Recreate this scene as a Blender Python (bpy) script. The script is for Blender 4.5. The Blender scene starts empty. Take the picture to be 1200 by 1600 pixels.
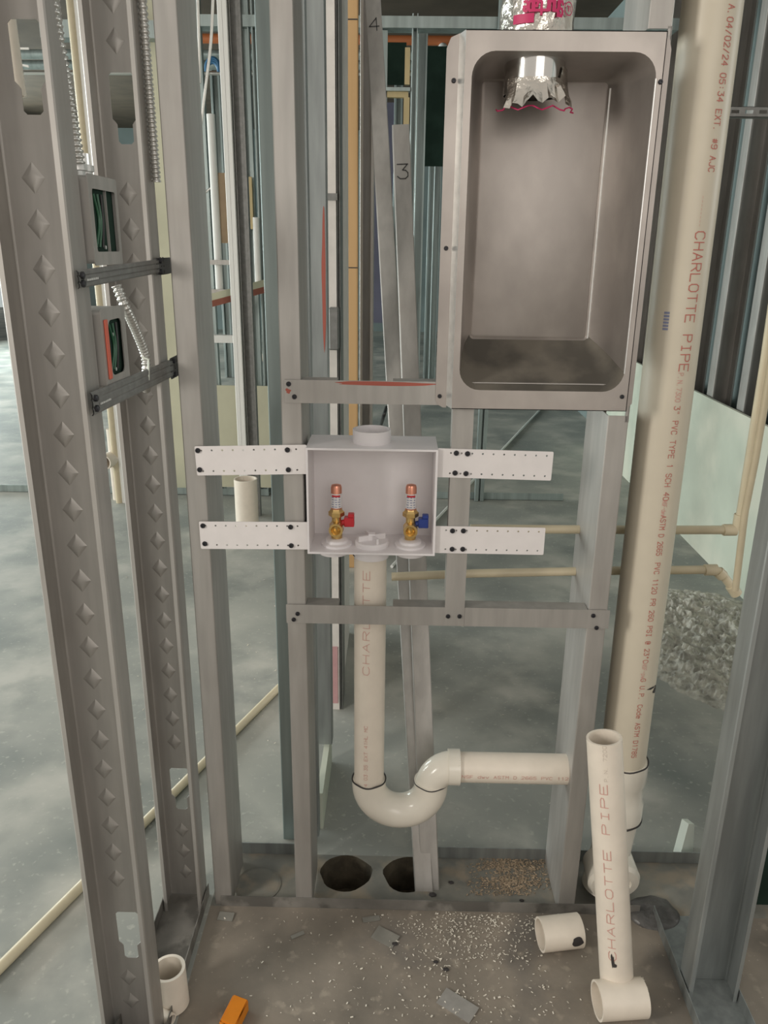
import bpy, bmesh, math, random
from mathutils import Vector, Matrix
from mathutils.geometry import tessellate_polygon
C = bpy.context.scene.collection
R = math.radians
random.seed(7)
# ------------------------------------------------------------------ camera
F, PITCH, YAW, ROLL = 1240.0, R(18.5), R(0.8), R(0.7)
CAM = Vector((0, -1.32, 1.325))
fwd = Vector((-math.sin(YAW)*math.cos(PITCH), math.cos(YAW)*math.cos(PITCH), -math.sin(PITCH)))
r0 = fwd.cross(Vector((0, 0, 1))).normalized(); u0 = r0.cross(fwd)
rt = r0*math.cos(ROLL)+u0*math.sin(ROLL); up = -r0*math.sin(ROLL)+u0*math.cos(ROLL)
cd = bpy.data.cameras.new('camera'); cam = bpy.data.objects.new('camera', cd); C.objects.link(cam)
cd.sensor_fit = 'VERTICAL'; cd.sensor_height = 24; cd.lens = 24*F/1600; cd.clip_start = 0.02; cd.clip_end = 200
m3 = Matrix((rt, up, -fwd)).transposed(); cam.matrix_world = Matrix.Translation(CAM) @ m3.to_4x4()
bpy.context.scene.camera = cam
vs = bpy.context.scene.view_settings
vs.view_transform = 'Standard'; vs.look = 'None'; vs.gamma = 1; vs.use_curve_mapping = False; vs.exposure = 0.0
# ------------------------------------------------------------------ world and lights
w = bpy.data.worlds.new('world'); bpy.context.scene.world = w; w.use_nodes = True
nt = w.node_tree; bg = nt.nodes['Background']
tc = nt.nodes.new('ShaderNodeTexCoord'); sx = nt.nodes.new('ShaderNodeSeparateXYZ'); nt.links.new(tc.outputs['Generated'], sx.inputs[0])
rp = nt.nodes.new('ShaderNodeValToRGB'); mr = nt.nodes.new('ShaderNodeMapRange')
mr.inputs['From Min'].default_value = -1; nt.links.new(sx.outputs['Y'], mr.inputs['Value']); nt.links.new(mr.outputs[0], rp.inputs[0])
rp.color_ramp.elements[0].color = (0.74, 0.68, 0.61, 1); rp.color_ramp.elements[1].color = (0.56, 0.62, 0.60, 1)
nt.links.new(rp.outputs[0], bg.inputs[0]); bg.inputs[1].default_value = 0.80
def area(name, loc, target, sx_, sy_, power, col):
    l = bpy.data.lights.new(name, 'AREA'); l.shape = 'RECTANGLE'; l.size = sx_; l.size_y = sy_; l.energy = power; l.color = col
    o = bpy.data.objects.new(name, l); C.objects.link(o); o.location = loc
    o.rotation_euler = (Vector(target)-Vector(loc)).to_track_quat('-Z', 'Y').to_euler(); return o
area('window_light_front', (-2.7, -2.0, 1.75), (0.4, 0, 1.1), 0.5, 0.9, 50, (1.0, 0.95, 0.87))
area('window_light_left', (-7.5, 3.0, 1.9), (0.5, 2.6, 0.3), 5.0, 2.0, 430, (0.92, 1.0, 0.98))
area('fill_light_right', (6.0, 1.2, 2.2), (0.9, 1.2, 0.3), 2.0, 2.0, 90, (0.95, 1.0, 0.96))  # added fill to brighten the right wall studs, no window known there
area('fill_light_behind', (0.9, -3.6, 2.0), (-0.2, 0, 1.0), 1.8, 1.6, 20, (1.0, 0.95, 0.89))  # added fill behind the camera to lift the left stud webs
area('fill_light_far', (-6.0, 8.0, 1.8), (1.0, 6.0, 1.0), 4.0, 2.2, 260, (0.88, 1.0, 0.98))  # added fill for the far area, source unseen
# ------------------------------------------------------------------ helpers
def ray(px, py): return fwd + rt*((px-600)/F) + up*((800-py)/F)
def at(px, py, Y=0.0): d = ray(px, py); return CAM + d*((Y-CAM.y)/d.y)
def atx(px, py, X): d = ray(px, py); return CAM + d*((X-CAM.x)/d.x)
def onf(px, py, Z=0.0): d = ray(px, py); return CAM + d*((Z-CAM.z)/d.z)
def tag(o, label=None, cat=None, group=None, kind=None):
    if label: o['label'] = label
    if cat: o['category'] = cat
    if group: o['group'] = group
    if kind: o['kind'] = kind
    return o
def link(name, bm, mat, parent=None, smooth=False, angle=35):
    bmesh.ops.recalc_face_normals(bm, faces=bm.faces)
    me = bpy.data.meshes.new(name); bm.to_mesh(me); bm.free(); me.materials.append(mat)
    if smooth:
        for p in me.polygons: p.use_smooth = True
        try: me.set_sharp_from_angle(angle=R(angle))
        except Exception: pass
    o = bpy.data.objects.new(name, me); C.objects.link(o)
    if parent: o.parent = parent
    return o
def empty(name, label, cat, group=None):
    o = bpy.data.objects.new(name, None); C.objects.link(o); o.empty_display_size = 0.05
    return tag(o, label, cat, group)
def box(bm, a, b, M=None):
    a, b = Vector(a), Vector(b); P = [Vector((x, y, z)) for z in (a.z, b.z) for y in (a.y, b.y) for x in (a.x, b.x)]
    if M: P = [M @ p for p in P]
    v = [bm.verts.new(p) for p in P]
    for f in ((0, 1, 3, 2), (4, 6, 7, 5), (0, 4, 5, 1), (2, 3, 7, 6), (0, 2, 6, 4), (1, 5, 7, 3)): bm.faces.new([v[i] for i in f])
    return v
def prism(bm, outline, holes, t, M):
    """plate: outline in local (x, z); thickness t along local y; holes cut through"""
    loops = [[Vector((p[0], p[1], 0)) for p in l] for l in [outline]+holes]
    tris = tessellate_polygon(loops); flat = [p for l in loops for p in l]
    A = [bm.verts.new(M @ Vector((p.x, 0, p.y))) for p in flat]; B = [bm.verts.new(M @ Vector((p.x, t, p.y))) for p in flat]
    for tr in tris:
        try: bm.faces.new([A[i] for i in tr]); bm.faces.new([B[i] for i in reversed(tr)])
        except ValueError: pass
    k = 0
    for l in loops:
        n = len(l)
        for i in range(n):
            j = (i+1) % n
            bm.faces.new([A[k+i], A[k+j], B[k+j], B[k+i]])
        k += n
def circle(cx, cy, r, n=12): return [(cx+r*math.cos(2*math.pi*i/n), cy+r*math.sin(2*math.pi*i/n)) for i in range(n)]
def rrect(x0, y0, x1, y1, r, n=5):
    out = []
    for cx, cy, a in ((x1-r, y1-r, 0), (x0+r, y1-r, 90), (x0+r, y0+r, 180), (x1-r, y0+r, 270)):
        for i in range(n+1):
            t = R(a+90*i/n); out.append((cx+r*math.cos(t), cy+r*math.sin(t)))
    return out
def frames(path):
    n = len(path); T = []
    for i in range(n): T.append((path[min(i+1, n-1)]-path[max(i-1, 0)]).normalized())
    a = Vector((0, 0, 1)) if abs(T[0].z) < 0.9 else Vector((1, 0, 0)); N = [(a-T[0]*a.dot(T[0])).normalized()]
    for i in range(1, n):
        q = N[-1]-T[i]*N[-1].dot(T[i]); N.append(q.normalized())
    return T, N
def tube(bm, path, r, wall=None, segs=24, cap=True):
    path = [Vector(p) for p in path]; T, N = frames(path); n = len(path)
    rs = r if isinstance(r, (list, tuple)) else [r]*n
    def ring(i, rr):
        b = T[i].cross(N[i]); return [bm.verts.new(path[i]+(N[i]*math.cos(2*math.pi*k/segs)+b*math.sin(2*math.pi*k/segs))*rr) for k in range(segs)]
    def skin(A):
        for i in range(len(A)-1):
            for k in range(segs): bm.faces.new([A[i][k], A[i][(k+1) % segs], A[i+1][(k+1) % segs], A[i+1][k]])
    A = [ring(i, rs[i]) for i in range(n)]; skin(A)
    if wall:
        B = [ring(i, rs[i]-wall) for i in range(n)]; skin(B)
        for e in (0, -1):
            for k in range(segs): bm.faces.new([A[e][k], A[e][(k+1) % segs], B[e][(k+1) % segs], B[e][k]])
    elif cap: bm.faces.new(A[0]); bm.faces.new(A[-1])
def tobj(name, path, r, mat, parent=None, wall=None, segs=24):
    bm = bmesh.new(); tube(bm, path, r, wall, segs); return link(name, bm, mat, parent, True, 40)
def lathe(bm, c, axis, prof, segs=24):
    """prof: list of (distance along axis, radius)"""
    axis = Vector(axis).normalized(); c = Vector(c)
    a = Vector((0, 0, 1)) if abs(axis.z) < 0.9 else Vector((1, 0, 0)); n = (a-axis*a.dot(axis)).normalized(); b = axis.cross(n)
    prev = None; first = None
    for s, rr in prof:
        cur = [bm.verts.new(c+axis*s+(n*math.cos(2*math.pi*k/segs)+b*math.sin(2*math.pi*k/segs))*max(rr, 1e-5)) for k in range(segs)]
        if prev:
            for k in range(segs): bm.faces.new([prev[k], prev[(k+1) % segs], cur[(k+1) % segs], cur[k]])
        else: first = cur
        prev = cur
    bm.faces.new(first); bm.faces.new(prev)
def arc(c, r, a0, a1, e1, e2, n=14):
    c = Vector(c); return [c+Vector(e1)*r*math.cos(R(a0+(a1-a0)*i/n))+Vector(e2)*r*math.sin(R(a0+(a1-a0)*i/n)) for i in range(n+1)]
def bez(pts, n=10):
    pts = [Vector(p) for p in pts]; out = []
    P = [pts[0]*2-pts[1]]+pts+[pts[-1]*2-pts[-2]]
    for i in range(1, len(P)-2):
        for k in range(n):
            t = k/n; a, b, c, d = P[i-1], P[i], P[i+1], P[i+2]
            out.append(0.5*((2*b)+(c-a)*t+(2*a-5*b+4*c-d)*t*t+(3*b-a-3*c+d)*t**3))
    out.append(pts[-1]); return out
# ------------------------------------------------------------------ materials
def mat(name, col, rough=0.5, metal=0.0, var=0.0, scale=20.0, stretch=(1, 1, 1), col2=None, bump=0.0, detail=4, spec=None, ramp=(0.35, 0.65), extra=None):
    m = bpy.data.materials.new(name); m.use_nodes = True; n = m.node_tree; p = n.nodes['Principled BSDF']
    p.inputs['Base Color'].default_value = (*col, 1); p.inputs['Roughness'].default_value = rough; p.inputs['Metallic'].default_value = metal
    if spec is not None: p.inputs['Specular IOR Level'].default_value = spec
    t = n.nodes.new('ShaderNodeTexCoord'); mp = n.nodes.new('ShaderNodeMapping'); n.links.new(t.outputs['Object'], mp.inputs[0]); mp.inputs['Scale'].default_value = stretch
    if col2 or var:
        no = n.nodes.new('ShaderNodeTexNoise'); no.inputs['Scale'].default_value = scale; no.inputs['Detail'].default_value = detail; n.links.new(mp.outputs[0], no.inputs['Vector'])
        cr = n.nodes.new('ShaderNodeValToRGB'); cr.color_ramp.elements[0].position, cr.color_ramp.elements[1].position = ramp
        c2 = col2 or tuple(max(0, c*(1-var)) for c in col)
        cr.color_ramp.elements[0].color = (*c2, 1); cr.color_ramp.elements[1].color = (*col, 1)
        n.links.new(no.outputs[0], cr.inputs[0]); last = cr.outputs[0]
        if extra:      # extra = (colour, scale, lo, hi, amount)
            for (c3, s3, lo, hi, am) in extra:
                n3 = n.nodes.new('ShaderNodeTexNoise'); n3.inputs['Scale'].default_value = s3; n3.inputs['Detail'].default_value = 6; n.links.new(t.outputs['Object'], n3.inputs['Vector'])
                r3 = n.nodes.new('ShaderNodeMapRange'); r3.inputs['From Min'].default_value = lo; r3.inputs['From Max'].default_value = hi; r3.inputs['To Max'].default_value = am; n.links.new(n3.outputs[0], r3.inputs[0])
                mx = n.nodes.new('ShaderNodeMix'); mx.data_type = 'RGBA'; n.links.new(r3.outputs[0], mx.inputs[0]); n.links.new(last, mx.inputs[6]); mx.inputs[7].default_value = (*c3, 1); last = mx.outputs[2]
        n.links.new(last, p.inputs['Base Color'])
        if bump:
            b = n.nodes.new('ShaderNodeBump'); b.inputs['Strength'].default_value = bump; b.inputs['Distance'].default_value = 0.01; n.links.new(no.outputs[0], b.inputs['Height']); n.links.new(b.outputs[0], p.inputs['Normal'])
    return m
galv = mat('galvanized_steel', (0.45, 0.43, 0.405), 0.5, 0.6, 0.14, 55, (1, 1, 0.12), detail=6, bump=0.02, extra=[((0.33, 0.30, 0.27), 7, 0.5, 0.75, 0.4)])
galv_cool = mat('galvanized_steel_cool', (0.37, 0.395, 0.39), 0.45, 0.6, 0.25, 45, (1, 1, 0.1), detail=6, bump=0.03)
galv_far = mat('galvanized_steel_teal', (0.40, 0.47, 0.46), 0.4, 0.5, 0.3, 25, (1, 1, 0.08))
galv_dark = mat('dark_steel', (0.27, 0.27, 0.26), 0.5, 0.6, 0.2, 60)
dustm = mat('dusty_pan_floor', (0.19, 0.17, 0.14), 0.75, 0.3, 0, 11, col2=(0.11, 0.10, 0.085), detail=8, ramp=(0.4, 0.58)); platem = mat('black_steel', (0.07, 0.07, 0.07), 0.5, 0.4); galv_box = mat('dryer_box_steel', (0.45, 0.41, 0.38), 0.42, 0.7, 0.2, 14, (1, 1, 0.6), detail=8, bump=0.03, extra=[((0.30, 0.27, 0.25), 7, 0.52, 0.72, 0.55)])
galv_dirty = mat('dusty_steel', (0.29, 0.275, 0.25), 0.65, 0.4, 0.35, 12, detail=8, extra=[((0.10, 0.095, 0.085), 9, 0.5, 0.56, 0.7)])
zinc_and_glint = mat('bright_zinc_and_glint', (0.80, 0.80, 0.78), 0.3, 0.7, 0.1, 80)  # also paints the glints on the dryer box edges
def ribbed(): return galv
pvc = mat('white_pvc', (0.79, 0.71, 0.61), 0.38, 0, 0.06, 30, extra=[((0.62, 0.56, 0.48), 6, 0.55, 0.75, 0.35)])
pvc_big = mat('cream_white_pvc', (0.64, 0.575, 0.46), 0.42, 0, 0.05, 20, extra=[((0.5, 0.44, 0.36), 5, 0.55, 0.75, 0.3)])
fit = mat('glossy_white_pvc_fitting', (0.78, 0.73, 0.64), 0.18, 0, 0.05, 20)
cpvc = mat('cream_cpvc', (0.62, 0.54, 0.38), 0.4, 0, 0.08, 25)
boxw = mat('white_plastic', (0.78, 0.745, 0.755), 0.38, 0, 0.03, 40)
strapw = mat('white_painted_steel', (0.74, 0.70, 0.69), 0.5, 0, 0.04, 40)
brass = mat('brass', (0.72, 0.50, 0.20), 0.28, 0.9, 0.15, 90)
copper = mat('copper', (0.72, 0.32, 0.22), 0.3, 0.85, 0.1, 90)
red = mat('red_plastic', (0.50, 0.02, 0.03), 0.4); blue = mat('blue_plastic', (0.02, 0.05, 0.26), 0.4)
redink = mat('red_ink', (0.50, 0.15, 0.12), 0.6); redfade = mat('faded_red_ink', (0.62, 0.34, 0.29), 0.6); greyink = mat('faded_ink', (0.58, 0.50, 0.44), 0.6)
black = mat('black_marker', (0.015, 0.015, 0.015), 0.5); darkglue = mat('dark_pipe_primer', (0.04, 0.035, 0.035), 0.5)
screwm = mat('black_screw', (0.035, 0.035, 0.04), 0.4, 0.5)
foil = mat('foil_tape', (0.70, 0.66, 0.60), 0.22, 0.95, 0.1, 40, bump=0.6)
shiny = mat('shiny_duct', (0.75, 0.74, 0.72), 0.12, 1.0, 0.05, 40, (1, 1, 0.1))
magenta = mat('magenta_ink', (0.55, 0.02, 0.12), 0.45); orange = mat('orange_plastic', (0.75, 0.24, 0.01), 0.5, 0, 0.1, 30)
woodm = mat('pine_lumber', (0.66, 0.42, 0.20), 0.6, 0, 0.25, 12, (1, 1, 0.06), col2=(0.50, 0.30, 0.13), detail=6)
wood2 = mat('pale_plywood', (0.60, 0.48, 0.26), 0.6, 0, 0.15, 20, (1, 1, 0.2))
gboard = mat('green_drywall', (0.56, 0.60, 0.50), 0.75, 0, 0.18, 3, extra=[((0.68, 0.67, 0.56), 2.2, 0.45, 0.65, 0.8)])
cboard = mat('cream_drywall', (0.66, 0.64, 0.48), 0.8, 0, 0.15, 3)
wboard = mat('white_drywall_edge', (0.78, 0.74, 0.70), 0.8, 0, 0.1, 30); pinkm = mat('pink_board', (0.62, 0.36, 0.37), 0.8, 0, 0.1, 30)
backw = mat('far_wall_board', (0.20, 0.25, 0.245), 0.8, 0, 0.3, 1.5); purple = mat('purple_drywall', (0.12, 0.115, 0.16), 0.8, 0, 0.2, 2); darkg = mat('dark_green_board_and_shade', (0.025, 0.045, 0.035), 0.9, 0, 0.3, 9, spec=0.05)  # darkg also stands in for shade behind the right stud and inside boxes
card = mat('cardboard', (0.42, 0.31, 0.20), 0.8, 0, 0.15, 12); orangepipe = mat('orange_cpvc', (0.55, 0.17, 0.06), 0.5)
redsteel = mat('red_primer_beam', (0.36, 0.12, 0.08), 0.6, 0, 0.2, 9); plyceil = mat('dark_deck', (0.10, 0.075, 0.05), 0.8, 0, 0.3, 4)
bluec = mat('blue_cable', (0.05, 0.18, 0.35), 0.5); cable = mat('armored_cable', (0.60, 0.59, 0.56), 0.3, 0.8); white = mat('white_paint', (0.80, 0.80, 0.77), 0.5)
rub = mat('rough_concrete', (0.56, 0.54, 0.47), 0.9, 0, 0.5, 30, detail=10, bump=1.0)
plastic_pale = mat('pale_green_plastic', (0.70, 0.74, 0.66), 0.5); label_w = mat('white_label', (0.7, 0.68, 0.68), 0.5); label_b = mat('blue_print', (0.22, 0.24, 0.36), 0.5)
glue_dark = mat('dark_glue_blob', (0.12, 0.115, 0.11), 0.35, 0, 0.4, 40, bump=0.5)
redbrown = mat('brown_red_reflection', (0.40, 0.10, 0.07), 0.6); redpl = mat('red_mud_ring', (0.62, 0.13, 0.08), 0.45); greenw = mat('green_wire', (0.02, 0.10, 0.05), 0.4)
sawd = mat('sawdust', (0.42, 0.32, 0.22), 0.9, 0, 0.3, 90); shav = mat('pvc_shavings', (0.72, 0.67, 0.58), 0.6); dusty = mat('dust_grey_card', (0.26, 0.25, 0.22), 0.8, 0, 0.2, 30)
# floor material: grey slab, browner and dustier inside the closet (front of the wall line)
fl = mat('concrete_slab', (0.43, 0.425, 0.38), 0.6, 0, 0, 1.8, col2=(0.22, 0.235, 0.22), detail=10, bump=0.12, ramp=(0.32, 0.66), extra=[((0.52, 0.50, 0.45), 3.6, 0.5, 0.7, 0.7), ((0.15, 0.17, 0.16), 1.5, 0.53, 0.64, 0.7), ((0.23, 0.24, 0.22), 7.5, 0.56, 0.7, 0.5), ((0.50, 0.49, 0.44), 60, 0.60, 0.7, 0.5)])
flc = mat('dusty_concrete', (0.31, 0.265, 0.215), 0.85, 0, 0, 6, col2=(0.16, 0.14, 0.115), detail=14, bump=0.6, ramp=(0.3, 0.7), extra=[((0.13, 0.12, 0.11), 5, 0.54, 0.68, 0.7), ((0.36, 0.31, 0.25), 28, 0.60, 0.70, 0.7), ((0.45, 0.40, 0.33), 120, 0.66, 0.72, 0.7)])
flt = mat('rough_track_concrete', (0.26, 0.25, 0.215), 0.9, 0, 0, 9, col2=(0.15, 0.15, 0.135), detail=10, bump=0.5, ramp=(0.35, 0.65), extra=[((0.33, 0.27, 0.2), 14, 0.5, 0.65, 0.7)])
hole_m = mat('cored_hole_concrete', (0.11, 0.09, 0.06), 0.95, 0, 0.5, 25, bump=1.0, detail=8)
# ------------------------------------------------------------------ stroke lettering
G = {'A': [[(0,0),(2,6),(4,0)],[(0.8,2.2),(3.2,2.2)]], 'B': [[(0,0),(0,6),(3,6),(4,5),(3,3.2),(0,3.2)],[(3,3.2),(4,2),(3,0),(0,0)]], 'C': [[(4,5),(3,6),(1,6),(0,4.6),(0,1.4),(1,0),(3,0),(4,1)]],
 'D': [[(0,0),(0,6),(2.6,6),(4,4.5),(4,1.5),(2.6,0),(0,0)]], 'E': [[(4,6),(0,6),(0,0),(4,0)],[(0,3),(3.2,3)]], 'F': [[(4,6),(0,6),(0,0)],[(0,3),(3.2,3)]], 'G': [[(4,5),(3,6),(1,6),(0,4.6),(0,1.4),(1,0),(3,0),(4,1),(4,2.8),(2.4,2.8)]],
 'H': [[(0,0),(0,6)],[(4,0),(4,6)],[(0,3),(4,3)]], 'I': [[(2,0),(2,6)],[(0.8,0),(3.2,0)],[(0.8,6),(3.2,6)]], 'J': [[(4,6),(4,1.2),(3,0),(1,0),(0,1.2)]], 'L': [[(0,6),(0,0),(4,0)]], 'M': [[(0,0),(0,6),(2,3),(4,6),(4,0)]],
 'N': [[(0,0),(0,6),(4,0),(4,6)]], 'O': [[(1,0),(0,1.4),(0,4.6),(1,6),(3,6),(4,4.6),(4,1.4),(3,0),(1,0)]], 'P': [[(0,0),(0,6),(3,6),(4,5.2),(4,3.8),(3,3),(0,3)]], 'R': [[(0,0),(0,6),(3,6),(4,5.2),(4,3.8),(3,3),(0,3)],[(2,3),(4,0)]],
 'S': [[(4,5),(3,6),(1,6),(0,5),(0,4),(1,3.1),(3,2.9),(4,2),(4,1),(3,0),(1,0),(0,1)]], 'T': [[(0,6),(4,6)],[(2,6),(2,0)]], 'U': [[(0,6),(0,1.2),(1,0),(3,0),(4,1.2),(4,6)]], 'V': [[(0,6),(2,0),(4,6)]], 'W': [[(0,6),(1,0),(2,4),(3,0),(4,6)]],
 'X': [[(0,0),(4,6)],[(0,6),(4,0)]], 'Y': [[(0,6),(2,3),(4,6)],[(2,3),(2,0)]], '0': [[(1,0),(0,1.4),(0,4.6),(1,6),(3,6),(4,4.6),(4,1.4),(3,0),(1,0)]], '1': [[(1,5),(2.2,6),(2.2,0)]], '2': [[(0,5),(1,6),(3,6),(4,5),(4,4),(0,0),(4,0)]],
 '3': [[(0,6),(4,6),(2,3.6),(3.2,3.4),(4,2.4),(4,1),(3,0),(1,0),(0,1)]], '4': [[(3,0),(3,6),(0,2),(4,2)]], '5': [[(4,6),(0.4,6),(0,3.4),(2.8,3.6),(4,2.6),(4,1),(3,0),(1,0),(0,1)]], '6': [[(4,5.4),(3,6),(1,6),(0,4.6),(0,1.2),(1,0),(3,0),(4,1),(4,2.4),(3,3.4),(0,2.8)]],
 '7': [[(0,6),(4,6),(1.4,0)]], '8': [[(1,3.2),(0,4.2),(0,5.2),(1,6),(3,6),(4,5.2),(4,4.2),(3,3.2),(1,3.2),(0,2.2),(0,1),(1,0),(3,0),(4,1),(4,2.2),(3,3.2)]], '9': [[(0,0.6),(1,0),(3,0),(4,1.4),(4,5),(3,6),(1,6),(0,5),(0,3.8),(1,2.8),(4,3.2)]],
 '.': [[(0.6,0),(1.2,0)]], ':': [[(1.8,1.4),(2.2,1.4)],[(1.8,4.2),(2.2,4.2)]], '/': [[(0.4,0),(3.6,6)]], '-': [[(0.6,3),(3.4,3)]], '#': [[(1,0.6),(1.6,5.4)],[(2.6,0.6),(3.2,5.4)],[(0.2,2),(4,2)],[(0.2,4),(4,4)]], '"': [[(1,6),(1,4.4)],[(2.6,6),(2.6,4.4)]],
 '@': [[(3,2),(2,1.6),(1.4,3),(2,4.4),(3,4),(3,2),(4,2),(4,5),(3,6),(1,6),(0,4.6),(0,1.4),(1,0),(3.6,0)]], '*': [[(1,4.6),(2,4.2),(2.6,5),(2,5.9),(1,5.6),(1,4.6)]], 'd': [[(4,6),(4,0),(1,0),(0,1),(0,3),(1,4),(4,4)]], 'w': [[(0,4),(1,0),(2,3),(3,0),(4,4)]], 'v': [[(0,4),(2,0),(4,4)]],
 'p': [[(0,-1.6),(0,4),(3,4),(4,3),(4,1),(3,0),(0,0)]], 'o': [[(1,0),(0,1),(0,3),(1,4),(3,4),(4,3),(4,1),(3,0),(1,0)]], 'e': [[(0,2.2),(4,2.2),(3.6,3.4),(2.6,4),(1,4),(0,3),(0,1),(1,0),(3.6,0)]], 'h': [[(0,0),(0,6)],[(0,3),(1,4),(3,4),(4,3),(4,0)]], 'u': [[(0,4),(0,1),(1,0),(3,0),(4,1)],[(4,4),(4,0)]],
 'r': [[(0.4,0),(0.4,4)],[(0.4,2.8),(1.6,4),(3.4,4)]], 't': [[(1.6,5.6),(1.6,1),(2.6,0),(3.6,0)],[(0.4,4),(3.4,4)]], 'a': [[(0.4,4),(3,4),(4,3),(4,0),(1,0),(0,1),(1,2.2),(4,2.2)]], 'c': [[(4,3.4),(3,4),(1,4),(0,3),(0,1),(1,0),(3,0),(4,0.6)]]}
def lettering(name, text, mapf, s0, s1, t0, height, wdt, mt, parent, gap=1.7, nx=1.0):
    """stroke letters; text runs from s0 to s1, glyph base at t0, height along t; mapf(s, t) gives the point on the surface"""
    total = len(text)*(4+gap)-gap; k = (s1-s0)/total; ky = height/6; bm = bmesh.new()
    for ci, ch in enumerate(text):
        for pl in G.get(ch, []):
            P = [Vector((s0+k*(ci*(4+gap)+x), t0+ky*y)) for x, y in pl]
            for a, b in zip(P, P[1:]):
                d = b-a; L = d.length
                if L < 1e-6: continue
                d /= L; nrm = Vector((-d.y, d.x))*wdt/2; a2 = a-d*wdt*0.45; L2 = L+wdt*0.9; nseg = max(1, int(L2/0.0022)); prev = None
                for i in range(nseg+1):
                    q = a2+d*(L2*i/nseg); cur = (bm.verts.new(mapf(*(q-nrm))), bm.verts.new(mapf(*(q+nrm))))
                    if prev: bm.faces.new([prev[0], cur[0], cur[1], prev[1]])
                    prev = cur
    return link(name, bm, mt, parent)
def cyl_map(A, B, r, face=None, tdir=1.0, off=0.0006, ang0=0.0):
    """s runs along the axis from A; t wraps; glyph up turns towards +cross"""
    A, B = Vector(A), Vector(B); u = (B-A).normalized(); f = Vector(face or (0, -1, 0)); n = (f-u*f.dot(u)).normalized(); m = n.cross(u)*tdir
    def fn(s, t): th = ang0+t/r; return A+u*s+(n*math.cos(th)+m*math.sin(th))*(r+off)
    return fn
def blob(name, mapf, cs, ct, rs, rt_, mt, parent, wob=0.2, n=22, seed=1):
    rnd = random.Random(seed); ph = rnd.uniform(0, 6); bm = bmesh.new(); rings = []
    for k in range(1, 6):
        f = k/5; rings.append([bm.verts.new(mapf(cs+rs*f*(1+wob*math.sin(3*a+ph)+wob*0.6*math.sin(7*a))*math.cos(a), ct+rt_*f*(1+wob*math.cos(2*a+ph))*math.sin(a))) for a in [2*math.pi*i/n for i in range(n)]])
    bm.faces.new(rings[0])
    for A, B in zip(rings, rings[1:]):
        for i in range(n): bm.faces.new([A[i], A[(i+1) % n], B[(i+1) % n], B[i]])
    return link(name, bm, mt, parent)
# ------------------------------------------------------------------ steel framing
def cstud_bm(w_, f_, z0, z1, lip=0.008, th=0.0013, holes=(), dia=None, rc=0.0028):
    """C section: web in local xz-plane at y=0 from x=0..w; flanges go to -y; lips fold inwards"""
    bm = bmesh.new()
    def cr(c, a0, a1, n=3): return [(c[0]+rc*math.cos(R(a0+(a1-a0)*i/n)), c[1]+rc*math.sin(R(a0+(a1-a0)*i/n))) for i in range(n+1)]
    left = [(lip, -f_), (0.0018, -f_)]+[(0, -f_+0.0018)]+cr((rc, -rc), 180, 90)
    for side in (0, 1):
        pl = left if side == 0 else [(w_-x, y) for x, y in left]
        pl = [Vector(p) for p in pl]; N = []
        for i, p in enumerate(pl):
            d = (pl[min(i+1, len(pl)-1)]-pl[max(i-1, 0)]).normalized(); N.append(Vector((d.y, -d.x)) if side == 0 else Vector((-d.y, d.x)))
        O = [(p, p+n*th) for p, n in zip(pl, N)]; prev = None
        for a, b in O:
            q = [bm.verts.new((a.x, a.y, z0)), bm.verts.new((a.x, a.y, z1)), bm.verts.new((b.x, b.y, z1)), bm.verts.new((b.x, b.y, z0))]
            if prev:
                for i in range(4): bm.faces.new([prev[i], prev[(i+1) % 4], q[(i+1) % 4], q[i]])
            else: bm.faces.new(q)
            prev = q
        bm.faces.new(prev)
    hl = []
    for hz in holes:
        a, b, c, d = w_/2-0.019, w_/2+0.019, w_/2-0.012, w_/2+0.012; r = 0.004
        hl.append([(c+r, hz-0.05), (d-r, hz-0.05), (d, hz-0.05+r), (d, hz-0.022), (b-r, hz-0.018), (b, hz-0.014), (b, hz+0.05-r), (b-r, hz+0.05), (a+r, hz+0.05), (a, hz+0.05-r), (a, hz-0.014), (a+r, hz-0.018), (c, hz-0.022), (c, hz-0.05+r)])
    prism(bm, [(rc, z0), (w_-rc, z0), (w_-rc, z1), (rc, z1)], hl, -th, Matrix())
    if dia:
        xd, sp = dia; z = z0+0.06
        while z < z1-0.03:
            if all(abs(z-h) > 0.075 for h in holes):
                a, b = 0.0145, 0.0185; o = [(-a, 0), (0, -b), (a, 0), (0, b)]
                lo = [bm.verts.new((xd+x, -th-0.0001, z+y)) for x, y in o]; hi = [bm.verts.new((xd+x*0.40, -th-0.0034, z+y*0.40)) for x, y in o]
                for i in range(4): bm.faces.new([lo[i], lo[(i+1) % 4], hi[(i+1) % 4], hi[i]])
                bm.faces.new(hi)
            z += sp
    return bm
def stud(label, X, Y, rot, w_, f_, z0, z1, m=None, M=None, **k):
    bm = cstud_bm(w_, f_, z0, z1, **k)
    T = M if M else Matrix.Translation((X, Y, 0)) @ Matrix.Rotation(R(rot), 4, 'Z')
    bmesh.ops.transform(bm, matrix=T, verts=bm.verts)
    o = link('metal_stud', bm, m or galv, None, True, 30); return tag(o, label, 'stud')
def screw(parent, px, py, Y, r=0.0042):
    p = at(px, py, Y); bm = bmesh.new(); lathe(bm, p, (0, -1, 0), [(0, r), (0.0012, r), (0.003, r*0.75), (0.003, r*0.4), (0.0018, r*0.3)], 12)
    return link('screw', bm, screwm, parent, True, 30)
TOP = 2.9; S = 0.035; DW = 0.152
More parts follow.
